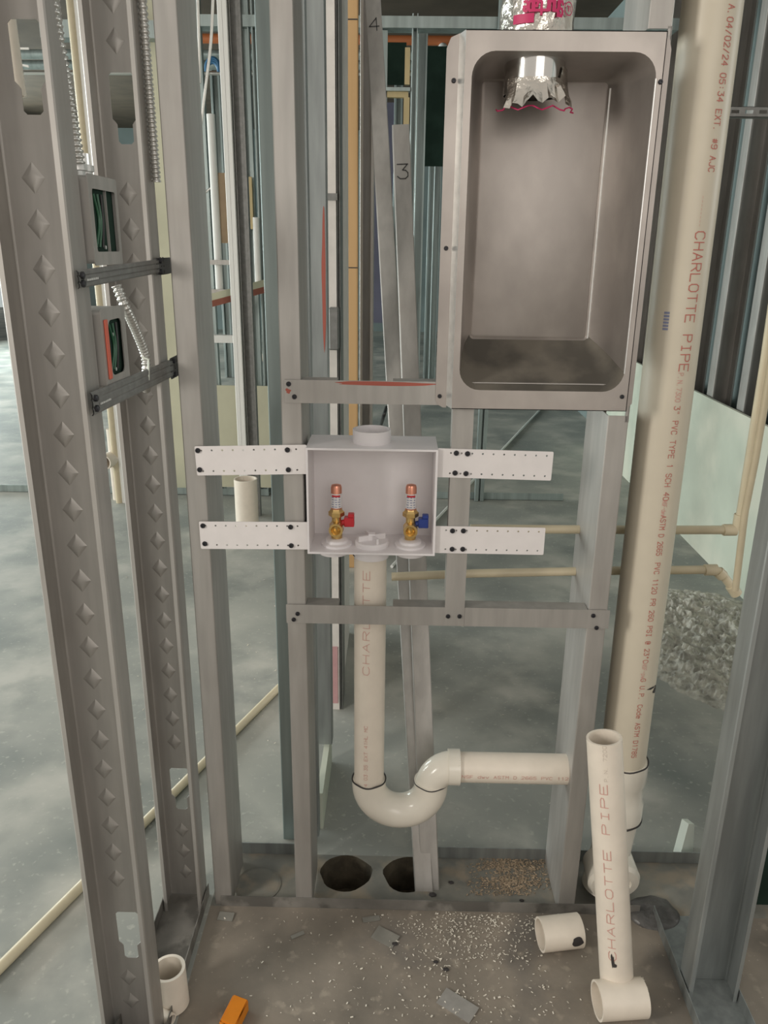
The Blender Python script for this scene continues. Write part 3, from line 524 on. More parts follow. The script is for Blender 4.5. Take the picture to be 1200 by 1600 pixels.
# --- tall 3 inch pipe
def tall():
    t = empty('tall_pipe', 'tall cream white vent pipe right of the dryer box', 'pipe')
    Y = 0.065; r = 0.0445; A = at(973, 1188, Y); B = at(1114, 0, Y); u = (B-A).normalized(); B2 = B+u*0.6
    # pipe is set by its shaft; keep it in the wall plane
    tobj('pipe_shaft', [A, B2], r, pvc_big, t, 0.005, 64)
    Z = A.z; c = Vector((A.x, A.y, 0))
    z0 = 0.0
    # coupling, clean out wye and stub
    bm = bmesh.new(); lathe(bm, A+u*0.006, -u, [(0, r+0.006), (0.045, r+0.006), (0.055, r+0.002), (0.09, r+0.002), (0.1, r+0.006), (0.135, r+0.006), (0.139, r+0.002)], 48); link('coupling', bm, fit, t, True, 30)
    b0 = A-u*0.139; bl = Vector((b0.x-0.006, Y, 0.02)); tobj('sanitary_tee', [b0, b0*0.5+bl*0.5, bl], [r+0.0, r-0.004, r+0.004], fit, t, None, 48)
    p = Vector((b0.x-0.004, Y-0.02, 0.075)); 
    bm = bmesh.new(); lathe(bm, p+Vector((0.0, 0.0, 0)), (0.05, -1, -0.25), [(-0.03, 0.052), (0.025, 0.055), (0.034, 0.05), (0.036, 0.034), (0.03, 0.033)], 40); link('cleanout_hub', bm, fit, t, True, 30)
    for q, rr in ((A+u*0.006, r+0.005), (A-u*0.133, r+0.006)):
        bm = bmesh.new(); P = [q+Vector((rr*math.cos(2*math.pi*k/40), rr*math.sin(2*math.pi*k/40), 0.001*math.sin(k))) for k in range(41)]; tube(bm, P, 0.0016, None, 8); link('primer_ring', bm, darkglue, t, True)
    L = (B-A).length
    mp = cyl_map(B, A, r, face=(-0.2, -1, 0), tdir=1)
    def s(py):   # arc length along the pipe for an image row
        lo, hi = -0.2, L+0.2
        for _ in range(40):
            m = (lo+hi)/2; q = mp(m, 0.008)-CAM; yy = 800-F*q.dot(up)/q.dot(fwd)
            if yy < py: lo = m
            else: hi = m
        return lo
    S_ = lambda tx, a, b, h, w_, m_=redink, t0=0.006: lettering('pipe_lettering', tx, mp, s(a), s(b), t0, h, w_, m_, t)
    S_('D.A.04/02/24 05:34 EXT. #9 AJC', -14, 268, 0.0105, 0.0012, redink, 0.018)
    S_('--------', 306, 354, 0.003, 0.0006, redfade, 0.013)
    S_('CHARLOTTE PIPE', 362, 580, 0.0165, 0.0016, redink, 0.010)
    S_('P.N.7300', 583, 628, 0.0085, 0.001, redfade, 0.010)
    S_('3" PVC TYPE 1 SCH 40', 635, 782, 0.0098, 0.0011, redink, 0.010)
    S_('NSF-dwv', 783, 806, 0.0075, 0.0009, redfade, 0.010)
    S_('ASTM D 2665', 806, 868, 0.0095, 0.0011, redink, 0.010); S_('PVC 1120 PR 260 PSI @ 23*C', 880, 1036, 0.0092, 0.0011, redink, 0.010)
    S_('NSF-pw', 1037, 1060, 0.0075, 0.0009, redfade, 0.010); S_('G U.P. Code ASTM D1785', 1061, 1184, 0.0092, 0.0011, redink, 0.010)
    # dark smudge of glue and blue print
    blob('glue_smudge', mp, s(1085), 0.052, 0.0065, 0.009, darkglue, t, 0.35, seed=3); blob('glue_smudge', mp, s(1079), 0.040, 0.002, 0.012, darkglue, t, 0.3, seed=5)
    bm = bmesh.new()
    for i in range(6):
        s0 = s(488)+i*0.0052; q = [mp(s0, -0.024), mp(s0, -0.015), mp(s0+0.0035, -0.015), mp(s0+0.0035, -0.024)]; bm.faces.new([bm.verts.new(x) for x in q])
    link('blue_stamp', bm, label_b, t)
    return t
tall()
# --- leaning loose pipe and short couplings
def loose():
    Yt = at(900, 1420, 0).y
    base = onf(962, 1540, 0.0); base.z = 0.004; r = 0.0302
    # top leans back against the stud line
    t = empty('loose_pipe', 'loose white pipe offcut standing upright and leaning behind a short coupling', 'pipe')
    b = onf(965, 1562, 0.0); b.z = 0.002; Ytop = b.y+0.06; top = at(944, 1152, Ytop)
    u = (top-b).normalized(); tobj('pipe_shaft', [b, top], r, pvc, t, 0.004, 48)
    mp = cyl_map(b, top, r, face=(-0.35, -1, 0.1), tdir=1); L = (top-b).length
    lettering('pipe_lettering', 'CHARLOTTE PIPE', mp, L*0.205, L*0.862, -0.004, 0.0125, 0.0014, redfade, t); lettering('pipe_lettering', 'P.N. 7200', mp, L*0.875, L*1.0, -0.006, 0.006, 0.0006, greyink, t)
    blob('primer_smudge', mp, L*0.205, 0.002, 0.012, 0.0035, darkglue, t, 0.3, seed=2); blob('primer_smudge', mp, L*0.185, -0.001, 0.004, 0.004, darkglue, t, 0.2, seed=4)
    def short(label, pL, pR, rr, name='pipe_coupling'):
        A = onf(*pL); B = onf(*pR); A.z = B.z = rr; A = Vector(A); B = Vector(B)
        o = tobj(name, [A, B], rr, pvc, None, 0.004, 48); tag(o, label, 'pipe coupling'); return o, A, B
    o, A, B = short('short white coupling on the floor before the loose pipe with rough cut end', (930, 1585), (1002, 1580), 0.0335)
    rnd = random.Random(4); bm = bmesh.new(); d = (B-A).normalized()
    for k in range(70):
        a = rnd.uniform(0, 6.28); q = B+Vector((0, math.cos(a), math.sin(a)))*rnd.uniform(0.029, 0.034); v = Vector((rnd.uniform(0.1, 1), rnd.uniform(-.6, .6), rnd.uniform(-.6, .6))).normalized()*0.003; n = Vector((0, 0.0006, 0.0008)); bm.faces.new([bm.verts.new(x) for x in (q-n, q+v, q+n)])
    x = link('cut_burrs', bm, shav, o)
    o, A, B = short('short white coupling lying left of the loose pipe with a dark glue spot', (842, 1480), (903, 1473), 0.0325)
    mp2 = cyl_map(A, B, 0.0325, face=(0, -1, 0.4), tdir=-1); L2 = (B-A).length; blob('glue_spot', mp2, L2*0.8, 0.007, 0.011, 0.011, darkglue, o, 0.1)
loose()
# --- left wall: studs, boxes, brackets, cable
FL = 0.05; WL = 0.092; WL2 = 0.080
YL1 = -0.325; YL2 = -0.02
xL1 = at(56, 860, YL1).x; xL2 = at(202, 860, YL2).x
zh = [at(22, 106, YL1+FL).z, at(190, 1460, YL1+FL).z]; zh2 = [at(184, 170, YL2+FL).z, at(285, 1232, YL2+FL).z]
stud('nearest tall stud at far left with a row of embossed diamonds on its web', xL1, YL1+FL, 0, WL, FL, 0.002, TOP, holes=zh, rc=0.004, dia=(0.036, 0.0535))
stud('second embossed stud of the left wall, right of the electrical boxes', xL2, YL2+FL, 0, WL2, FL, 0.002, TOP, holes=zh2, rc=0.004, dia=(0.036, 0.0535))
XR = max(xL1+WL, xL2+WL2)   # outer face of left wall
tb = bmesh.new(); box(tb, (xL2-0.003, -1.6, 0.0), (XR+0.003, 0.03, 0.0015)); box(tb, (XR+0.002, -1.6, 0), (XR+0.0035, 0.03, 0.03)); box(tb, (xL2-0.0035, -1.6, 0), (xL2-0.002, 0.03, 0.03)); lt = tag(link('bottom_track', tb, galv_dirty), 'floor track of the left wall holding the two embossed studs', 'track')
def ebox(label, x0p, x1p, ytp, ybp, kind):
    t = empty('electrical_box', label, 'electrical box'); X = XR+0.001
    a = atx(x0p, (ytp+ybp)/2, X); b = atx(x1p, (ytp+ybp)/2, X); zt = atx((x0p+x1p)/2, ytp, X).z; z0 = atx((x0p+x1p)/2, ybp, X).z; Y0, Y1 = max(a.y, YL1+FL+0.006), min(b.y, YL2-0.004); D = 0.05
    bm = bmesh.new(); M = Matrix.Translation((X, 0, 0)) @ Matrix.Rotation(R(90), 4, 'Z')   # local x->Y, local y->-X
    ins = rrect(Y0+0.003, z0+0.003, Y1-0.003, zt-0.003, 0.004, 3)
    prism(bm, rrect(Y0, z0, Y1, zt, 0.005, 3), [ins], D, M); box(bm, (X-D-0.002, Y0, z0), (X-D, Y1, zt)); link('box_body', bm, galv, t)
    # front ring plate with opening
    bm = bmesh.new(); oy0 = Y0+(Y1-Y0)*(0.10 if kind == 0 else 0.24); oy1 = Y1-(Y1-Y0)*(0.07 if kind == 0 else 0.16); hz = (zt-z0)*0.14
    prism(bm, rrect(Y0-0.002, z0-0.002, Y1+0.002, zt+0.002, 0.004, 3), [rrect(oy0, z0+hz, oy1, zt-hz, 0.004 if kind == 0 else 0.011, 4)], 0.0015, Matrix.Translation((X+0.0016, 0, 0)) @ Matrix.Rotation(R(90), 4, 'Z')); link('mud_ring', bm, galv, t)
    bm = bmesh.new(); box(bm, (X-0.007, Y0+0.004, z0+0.006), (X-0.004, Y1-0.004, zt-0.006)); link('interior_shade_plate', bm, darkg, t)  # dark plate added behind the opening, standing in for interior shade
    for k in range(3):
        P = bez([(X-0.003, oy0+0.01+0.012*k, z0+0.02), (X-0.002+0.0005*k, oy0+0.025+0.006*k, (z0+zt)/2), (X-0.003, oy0+0.015+0.014*k, zt-0.02)]); tobj('wire', P, 0.0018, greenw if k < 2 else black, t, None, 8)
    bm = bmesh.new(); box(bm, (X-0.004, (oy0+oy1)/2+0.012, z0+hz), (X-0.0005, (oy0+oy1)/2+0.0135, zt-hz)) if kind == 0 else None
    if kind == 0: link('divider', bm, galv, t)
    else: bm.free(); bm = bmesh.new(); yy = Y0+(Y1-Y0)*0.05; box(bm, (X+0.0016, yy, z0+0.012), (X+0.004, yy+0.011, zt-0.012)); bmesh.ops.bevel(bm, geom=bm.edges[:], offset=0.001, segments=1, affect='EDGES'); link('red_ring', bm, redpl, t)
    for zz in (z0+0.02, zt-0.035):
        bm = bmesh.new(); lathe(bm, (X-0.004, (oy0+oy1)/2, zz), (1, 0, 0), [(0, 0.0025), (0.002, 0.0025)], 8); link('ground_screw', bm, zinc_and_glint, t)
    return t, X, Y0, Y1, z0, zt
e1 = ebox('upper open electrical box mounted between the two embossed studs', 128, 184, 278, 412, 0)
e2 = ebox('lower open electrical box with red ring edge between the two embossed studs', 148, 197, 482, 606, 1)
# cable connectors on top of upper box
for px, py in ((120, 262), (131, 264)):
    p = atx(px, py, XR-0.02); bm = bmesh.new(); lathe(bm, p+Vector((0, 0, -0.012)), (0, 0, 1), [(0, 0.010), (0.008, 0.010), (0.009, 0.013), (0.016, 0.013), (0.017, 0.009), (0.03, 0.009)], 12); link('cable_connector', bm, zinc_and_glint, e1[0], True, 30)
def bracket(label, pl, pr, hl, hr, pend):
    X = XR+0.004; a, b = atx(pl[0], pl[1], X), atx(pr[0], pr[1], X); t = empty('box_bracket', label, 'bracket')
    z = (a.z+b.z)/2; Hh = (abs(atx(pl[0], pl[1]-hl, X).z-atx(pl[0], pl[1]+hl, X).z)+abs(atx(pr[0], pr[1]-hr, X).z-atx(pr[0], pr[1]+hr, X).z))/4
    slope = (b.z-a.z)/(b.y-a.y)
    def zz(y): return a.z+slope*(y-a.y)
    bm = bmesh.new(); n = 1
    prof = [(-1, 0.001), (-0.82, 0.003), (-0.5, 0.003), (-0.36, 0.0018), (-0.2, 0.003), (0.2, 0.003), (0.36, 0.0018), (0.5, 0.003), (0.82, 0.003), (1, 0.001)]
    va = [bm.verts.new((X+p, a.y, a.z+q*Hh)) for q, p in prof]; vb = [bm.verts.new((X+p, b.y, b.z+q*Hh)) for q, p in prof]; vc = [bm.verts.new((X+p-0.0015, a.y, a.z+q*Hh)) for q, p in prof]; vd = [bm.verts.new((X+p-0.0015, b.y, b.z+q*Hh)) for q, p in prof]
    for i in range(len(prof)-1): bm.faces.new([va[i], va[i+1], vb[i+1], vb[i]]); bm.faces.new([vc[i], vd[i], vd[i+1], vc[i+1]])
    bm.faces.new([va[0], vb[0], vd[0], vc[0]]); bm.faces.new([va[-1], vc[-1], vd[-1], vb[-1]])
    link('channel', bm, galv_dark, t, False)
    e = atx(pend, pr[1], X); M = Matrix.Translation((X+0.0025, 0, 0)) @ Matrix.Rotation(R(90), 4, 'Z')
    hs = []
    for i in range(3):
        for j in range(2):
            y0 = b.y+0.012+j*0.013; zc = b.z+(i-1)*Hh*0.72; hs.append([(y0, zc-0.006), (y0+0.004, zc-0.006), (y0+0.004, zc+0.006), (y0, zc+0.006)])
    bm = bmesh.new(); prism(bm, rrect(b.y-0.012, b.z-Hh*1.2, e.y, b.z+Hh*1.2, 0.002, 2), hs, 0.0014, M); link('end_plate', bm, platem, t)
    for (y, z_) in ((a.y+0.008, a.z+Hh*0.45), (a.y+0.008, a.z-Hh*0.45), (b.y+0.004, b.z+Hh*0.8), (b.y+0.004, b.z-Hh*0.8)):
        bm = bmesh.new(); lathe(bm, (X+0.003, y, z_), (1, 0, 0), [(0, 0.0045), (0.003, 0.0045), (0.004, 0.003)], 10); link('screw', bm, screwm, t)
    bm = bmesh.new(); rnd = random.Random(int(pl[1]))     # stamped white print
    for i in range(12):
        y = a.y+0.022+i*0.0033; z_ = zz(y)-Hh*0.28; v = [bm.verts.new((X+0.0042, y+dy, z_+dz)) for dy, dz in ((0, 0), (0.002, 0), (0.002, 0.0022+rnd.random()*0.001), (0, 0.0025))]; bm.faces.new(v)
    link('stamped_print', bm, white, t)
    return t
bracket('upper telescoping box bracket spanning the two embossed studs', (120, 437), (246, 416), 13, 12, 266)
b2 = bracket('lower telescoping box bracket with a zip tied cable on it', (142, 632), (268, 575), 19, 14, 278)
def flex(name, label, pts, r, seg=0.0064, parent=None):
    P = bez(pts, 160)
    L = 0; Q = [P[0]]
    for a, b in zip(P, P[1:]):
        L += (b-a).length
        if L > seg/4: Q.append(b); L -= seg/4
    rs = [r*(1+0.2*math.sin(i*math.pi/2+0.6)) for i in range(len(Q))]
    bm = bmesh.new(); tube(bm, Q, rs, None, 14); o = link(name, bm, cable, parent, True, 80); return tag(o, label, 'cable') if label else o
X = XR-0.012
flex('flexible_conduit', 'silver armored cable curving down from upper bracket to the lower bracket', [atx(182, 446, X-0.01), atx(196, 480, X), atx(214, 520, X), atx(226, 552, X), atx(229, 580, X), atx(228, 610, X-0.02)], 0.0066)
Pz = [atx(232, 560+dy, XR+0.006) for dy in (2, 12, 24, 34)]; tobj('zip_tie', [Pz[0]+Vector((-0.01, 0, 0.004))]+Pz, 0.0016, plastic_pale, b2, None, 8)
X = XR+0.008
flex('flexible_conduit', 'dark armored cable running up the right flange of the second embossed stud', [Vector((X, YL2+0.03, at(245, 262, 0).z-0.02)), Vector((X, YL2+0.026, 1.6)), Vector((X, YL2+0.022, 2.0)), Vector((X, YL2+0.02, 2.6))], 0.0062)
X = XR-0.012
flex('flexible_conduit', 'armored cable dropping beside the nearest left stud into the upper box', [atx(121, 256, X), atx(104, 150, X-0.004), atx(88, 60, X), atx(72, -60, X)], 0.0085)
# --- left track stub coupling, offcut, orange piece
c = onf(268, 1562, 0.0); c.y = max(c.y, -0.2); tobj0 = None
p = onf(270, 1568); rr = 0.030
stub = tobj('pipe_stub', [Vector((p.x, p.y+0.0, 0.002)), Vector((p.x-0.002, p.y, 0.085))], rr, pvc, None, 0.0055, 48); tag(stub, 'open white pipe stub standing upright in the left floor track', 'pipe')
a, b = onf(240, 1584), onf(268, 1604); a.z = b.z = 0.014
tag(tobj('pipe_offcut', [a, b], 0.012, pvc, None, 0.002, 24), 'thin white pipe offcut lying at the bottom edge beside the left track', 'pipe')
p = onf(356, 1618); bm = bmesh.new(); M = Matrix.Translation((p.x, p.y, 0.001)) @ Matrix.Rotation(R(-14), 4, 'Z')
prism(bm, [(-0.016, 0), (0.016, 0), (0.016, 0.026), (-0.012, 0.03), (-0.016, 0.024)], [], 0.055, M); bmesh.ops.bevel(bm, geom=bm.edges[:], offset=0.002, segments=2, affect='EDGES')
tag(link('wire_connector_block', bm, orange, None), 'small orange plastic piece on the floor at the bottom edge', 'plastic piece')
# --- right wall: big stud and its track
YRw = -0.15; xR0 = at(1066, 1490, YRw).x
stud('large dusty stud at lower right standing in the right hand floor track', xR0, YRw, 0, WL, 0.05, 0.002, TOP, m=galv_cool, rc=0.004)
tb = bmesh.new(); box(tb, (xR0-0.002, -1.2, 0.0002), (xR0+WL+0.002, 0.0, 0.0016))
for xx in (xR0-0.004, xR0+WL+0.002): box(tb, (xx, -1.2, 0), (xx+0.0016, 0.0 if xx < xR0 else -0.16, 0.028))
tag(link('bottom_track', tb, galv_cool), 'right hand floor track running toward the camera under the large stud', 'track')
# second stud of right wall seen behind, dark
YR2 = 0.02
# --- cream CPVC supply lines in the wall cavity
def cp(label, pts, coup, r=0.0084):
    t = empty('supply_pipe', label, 'pipe'); tobj('pipe_run', pts, r, cpvc, t, None, 20)
    for a, b in coup: tobj('fitting', [a, b], r+0.0028, cpvc, t, None, 20)
    return t
Yc = 0.126
k = lambda px, py: at(px, py, Yc)
topv = k(1212, 400); 
cp('upper cream supply pipe passing behind lower right strap and turning up at the right', [k(735, 826), k(1000, 828), k(1142, 828), k(1153, 822), k(1157, 806), k(1196, 560), k(1240, 250), k(1275, 0)], [(k(918, 827.5), k(936, 827.5)), (k(1130, 828), k(1150, 828)), (k(1153, 826), k(1157, 804))])
k2 = lambda px, py: at(px, py, Yc)
cp('lower cream supply pipe with a bent elbow at the right end', [k2(612, 901), k2(740, 896), k2(935, 892), k2(1118, 890), k2(1126, 894), k2(1150, 926)], [(k2(918, 893), k2(937, 892)), (k2(1101, 890.5), k2(1120, 890.5)), (k2(1122, 893), k2(1129, 900)), (k2(1142, 915), k2(1151, 928))])
kk = lambda px, py: at(px, py, 0.02)
t = cp('pale yellow supply pipe rising close to the large right stud', [kk(1149, 922), kk(1164, 800), kk(1180, 720), kk(1200, 600), kk(1260, 200)], [], 0.0062)
# --- leaning spare studs with numbers
def lean(label, pt, pb, Yt, zt_vis, num, numpx, wpx, flip):
    base = onf(*pb); base.z = -0.04 if flip == 1 else 0.001
    top = at(pt[0], pt[1], Yt); d = (top-base).normalized(); L = (top-base).length + (0.4 if pt[1] <= 0 else 0)
    xax = Vector((1, 0, 0)); yax = d.cross(xax).normalized()*1.0; xax = yax.cross(d).normalized()
    M = Matrix((( xax.x, yax.x, d.x, base.x), (xax.y, yax.y, d.y, base.y), (xax.z, yax.z, d.z, base.z), (0, 0, 0, 1)))
    bm = cstud_bm(0.064, 0.040, 0, L, lip=0.006)
    # flange faces the camera: turn section
    bmesh.ops.transform(bm, matrix=M @ Matrix.Rotation(R(90 if flip else -90), 4, 'Z') @ Matrix.Translation((-0.032, 0.02, 0)), verts=bm.verts)
    o = tag(link('metal_stud', bm, galv, None, True, 30), label, 'stud')
    q = at(numpx[0], numpx[1], Yt); s = (q-base).dot(d)
    off = -0.0332
    def mp(s_, t_): return M @ Vector((s_, off, s+t_))
    o2 = lettering('marker_number', num, mp, -0.012, 0.012, -0.02, 0.034, 0.002, black, o); return o
lean('spare stud marked 4 leaning from the left down into the right cored hole', (582, 0), (664, 1384), 1.0, 0, '4', (583, 70), 24, 1)
lean('shorter spare stud marked 3 leaning beside the stud marked 4', (626, 206), (673, 1380), 0.72, 0, '3', (626, 290), 28, 1)
# --- members behind the wall
def floorY(py): return onf(600, py).y
Yb = 0.20
stud('dark teal stud right behind the wall, left of the outlet box stud', at(442, 1290, Yb).x+0.034, Yb, 180, 0.034, 0.04, 0.002, TOP, m=galv_far, lip=0.004)
# partition going back from the outlet box stud
Yg = floorY(1168)
xg0 = at(484, 900, Yg).x; xg1 = at(507, 900, Yg).x
o = stud('galvanized end stud of the partition behind the outlet box stud', at(474, 900, 0.18).x+0.022, 0.19, 180, 0.022, 0.03, 0.02, TOP, m=galv_cool, lip=0.004)
o = stud('wide galvanized partition stud ending above its drywall base', at(486, 900, 0.42).x+0.046, 0.42, 180, 0.046, 0.04, onf(510, 1163).z+at(510, 1163, 0.42).z, TOP, m=galv_cool, lip=0.006)
for (y0_, y1_, w_) in ((325, 548, 0.0040),):
    a = at(504, y0_, 0.4185); b = at(504, y1_, 0.4185); blob('painted_red_reflection', lambda u, v: Vector((u, 0.4185, v)), a.x+0.001, (a.z+b.z)/2, w_, (a.z-b.z)/2, redbrown, o, 0.15, 40, 6)  # red reflection on the stud, painted as a coloured patch
bm = bmesh.new(); xq = at(519, 1180, 0.44).x; box(bm, (xq-0.02, 0.24, 0), (xq-0.006, 0.50, at(510, 1168, 0.42).z)); tag(link('drywall_strip', bm, gboard), 'low pale green drywall strip at the foot of the partition stud', 'drywall')
bm = bmesh.new(); Yw = floorY(1110); box(bm, (at(512.5, 600, Yw).x, Yw, 0), (at(527, 600, Yw).x, Yw+0.5, TOP)); dw = tag(link('drywall_sheet', bm, wboard), 'white drywall sheet edge between the partition studs and the wooden post', 'drywall')
bm = bmesh.new(); box(bm, (at(519, 1080, Yw-.002).x, Yw-0.003, at(520, 1098, Yw).z), (at(528, 1080, Yw-.002).x, Yw-0.0005, at(520, 1010, Yw).z)); link('pink_stain', bm, pinkm, dw)
bm = bmesh.new(); a = at(512, 302, Yw-.003); b = at(527, 313, Yw-.003); box(bm, (a.x, Yw-0.005, b.z), (b.x, Yw-0.001, a.z)); link('clip', bm, galv_dark, dw)
bm = bmesh.new(); a = at(514, 480, Yw-.02); b = at(530, 546, Yw-.02); box(bm, (a.x, Yw-0.04, b.z), (b.x, Yw-0.002, a.z)); bmesh.ops.bevel(bm, geom=bm.edges[:], offset=0.003, segments=1, affect='EDGES'); tag(link('switch_box', bm, galv_dark), 'small dark metal switch box on the white drywall edge', 'electrical box')
stud('thin stud edge right of the white drywall edge', at(527, 600, Yw).x+0.002, Yw+0.1, 0, 0.008, 0.1, 0.002, TOP, m=galv_dark, lip=0.001)
Yp = floorY(888); bm = bmesh.new(); box(bm, (at(530, 400, Yp).x, Yp, 0), (at(559, 400, Yp).x, Yp+0.04, TOP)); bmesh.ops.bevel(bm, geom=bm.edges[:], offset=0.003, segments=2, affect='EDGES'); wp = tag(link('wooden_post', bm, woodm), 'upright pine two by four post behind the outlet box', 'post')
for py in (30, 418):
    bm = bmesh.new(); a = at(530, py, Yp); b = at(559, py, Yp); box(bm, (a.x, Yp-0.001, a.z-0.002), (b.x, Yp+0.001, a.z+0.002)); link('pencil_line', bm, darkglue, wp)
stud('bright edged stud immediately right of the wooden post', at(562, 400, Yp+.1).x, Yp+0.16, 0, 0.055, 0.06, 0.002, TOP, m=galv, lip=0.012)
# --- far wall line (W2) about 3 m beyond, with opening in the middle
Y2 = floorY(778)
def pole(name, label, cat, px, py, Y, r, z0, z1, m, dx=0.0):
    x = at(px, py, Y).x; o = tobj(name, [Vector((x, Y, z0)), Vector((x+dx, Y, z1))], r, m, None, None, 16); return tag(o, label, cat)
def bx(name, label, cat, p0, p1, Y, dep, m, kind=None, group=None):
    a, b = at(*p0, Y), at(*p1, Y); bm = bmesh.new(); box(bm, (min(a.x, b.x), Y, max(0, min(a.z, b.z))), (max(a.x, b.x), Y+dep, max(a.z, b.z))); return tag(link(name, bm, m), label, cat, group, kind)
for (a, b, lb) in ((-60, 420, 'left part of the far floor track under the cream drywall'), (560, 880, 'right part of the far floor track seen below the upper right strap')):
    bm = bmesh.new(); xa_, xb_ = at(a, 778, Y2).x, at(b, 778, Y2).x; box(bm, (xa_, Y2, 0.0), (xb_, Y2+0.002, 0.04)); box(bm, (xa_, Y2, 0.0), (xb_, Y2+0.1, 0.002)); tag(link('bottom_track', bm, galv_far), lb, 'track')
bx('drywall_strip', 'low cream drywall panel on the far wall behind the left white straps', 'drywall', (318, 602), (425, 762), Y2-0.02, 0.012, cboard)
bm = bmesh.new(); box(bm, (at(236, 400, Y2).x, Y2+0.08, 0), (at(292, 400, Y2).x, Y2+0.092, 2.5)); tag(link('drywall_sheet', bm, cboard), 'tall cream drywall sheet seen in the gap left of the corner stud', 'drywall')
for px, wd, lb in ((8, 0.09, 'far teal stud at the left picture edge'), (322, 0.05, 'far teal stud just right of the corner stud, left of the white pole'), (390, 0.05, 'far teal stud under the tan cardboard'), (408, 0.06, 'far teal stud beside the dark stud left of the outlet box')):
    stud(lb, at(px, 500, Y2).x, Y2+0.05, 0, wd, 0.04, 0.002, TOP, m=galv_far)
Yf = floorY(800)+0.0
YF = floorY(812)
stud('pale flanged stud in the left bay standing behind the open white riser', at(369, 640, YF).x, YF+0.05, 0, 0.041, 0.05, 0.002, TOP, m=white, lip=0.020)
stud('dark web stud beside the pale flanged stud in the left bay', at(383, 640, YF).x, YF+0.06, 0, 0.052, 0.04, 0.002, TOP, m=galv_dark, lip=0.006)
stud('slim far stud seen right of the short upright below the dryer box', at(746, 700, Y2-.06).x, Y2-0.01, 0, 0.05, 0.03, 0.002, TOP, m=galv_far, lip=0.02)
pY = floorY(842); x = at(385, 780, pY).x; zt = at(385, 748, pY).z
pp = tobj('pipe_riser', [Vector((x, pY, 0.001)), Vector((x, pY, zt))], 0.054, pvc, None, 0.006, 40); tag(pp, 'open white pipe riser standing between the two left straps', 'pipe')
# left small cream pipe with hub
t = empty('pipe_riser', 'small cream pipe with a side hub seen between the embossed studs', 'pipe'); q = at(184, 775, Y2-.1); tobj('riser', [Vector((q.x, Y2-.1, 0)), Vector((q.x, Y2-.1, at(184, 670, Y2-.1).z))], 0.026, pvc, t, None, 20)
qq = at(180, 714, Y2-.12); tobj('side_hub', [Vector((qq.x, Y2-.1, qq.z)), Vector((qq.x-0.02, Y2-.24, qq.z))], 0.04, pvc, t, 0.006, 24)
pole('cream_pole', 'slim cream pipe standing left of the white conduit between the embossed studs', 'pipe', 124, 150, Y2-0.16, 0.017, 0.0, 2.9, cpvc)
pole('white_pole', 'bright white conduit between the embossed studs at top left', 'pipe', 135, 150, Y2-0.15, 0.019, 0.0, 2.9, white)
# header, ceiling bits
bx('header_track', 'pale teal header track high across the far opening', 'header', (300, 22), (1060, 47), Y2, 0.1, galv_far)
bx('header_track', 'pale teal header track segment high at the far left', 'header', (60, 30), (290, 60), Y2, 0.1, galv_far)
bx('opening_jack', 'grey jack stud with cut hole below the header, right of stud marked 4', 'stud', (592, 47), (604, 205), Y2+0.02, 0.05, galv_far)
stud('tall grey jamb stud in the far opening beneath the header', at(641, 200, Y2).x, Y2+0.06, 0, 0.028, 0.05, 0.002, 2.35, m=galv_far, lip=0.006)
stud('second jamb stud in the far opening left of the dryer box', at(650, 200, Y2+.3).x, Y2+0.36, 0, 0.05, 0.05, 0.002, 2.4, m=galv_far, lip=0.008)
stud('dark far stud beside the dryer box flange', at(678, 300, 6).x, 6.05, 0, 0.06, 0.05, 0.002, TOP, m=galv_far)
bx('wood_block', 'pale yellow upright wood strip below the header', 'wood block', (633, 74), (640, 132), Y2+0.02, 0.03, wood2)
bx('wood_block', 'pale yellow horizontal wood strip under the grey ledge', 'wood block', (600, 143), (638, 152), Y2+0.02, 0.03, wood2)
bx('wood_block', 'pale yellow wood strip hanging below the horizontal one', 'wood block', (631, 152), (639, 204), Y2+0.02, 0.03, wood2)
bx('steel_ledge', 'small grey ledge between jack stud and jamb', 'bracket', (598, 136), (641, 142), Y2, 0.06, galv_far)
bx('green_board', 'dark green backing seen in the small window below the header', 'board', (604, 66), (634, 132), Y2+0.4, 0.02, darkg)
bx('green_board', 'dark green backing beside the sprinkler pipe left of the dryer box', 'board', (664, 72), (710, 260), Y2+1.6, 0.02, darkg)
Ys = 5.2; zs = at(640, 63, Ys).z
o = tobj('sprinkler_pipe', [Vector((-2.6, Ys, zs)), Vector((1.6, Ys, zs))], 0.032, orangepipe, None, None, 20); tag(o, 'orange sprinkler pipe running under the ceiling in the distance', 'pipe')
q = at(692, 75, Ys-0.05); bm = bmesh.new(); bmesh.ops.create_icosphere(bm, subdivisions=2, radius=0.035, matrix=Matrix.Translation(q)); link('sprinkler_head', bm, white, o, True)
for i, (za, m_) in enumerate(((92, galv_far), (108, galv_far), (120, cable))):
    Yd = 4.6+0.3*i; z = at(370, za, Yd).z; o = tobj('ceiling_conduit', [Vector((-5, Yd, z)), Vector((3, Yd, z+0.05))], 0.03 if i < 2 else 0.015, m_, None, None, 16)
    tag(o, ['uppermost', 'middle', 'lowest thin'][i]+' silver conduit running across under the far ceiling', 'conduit')
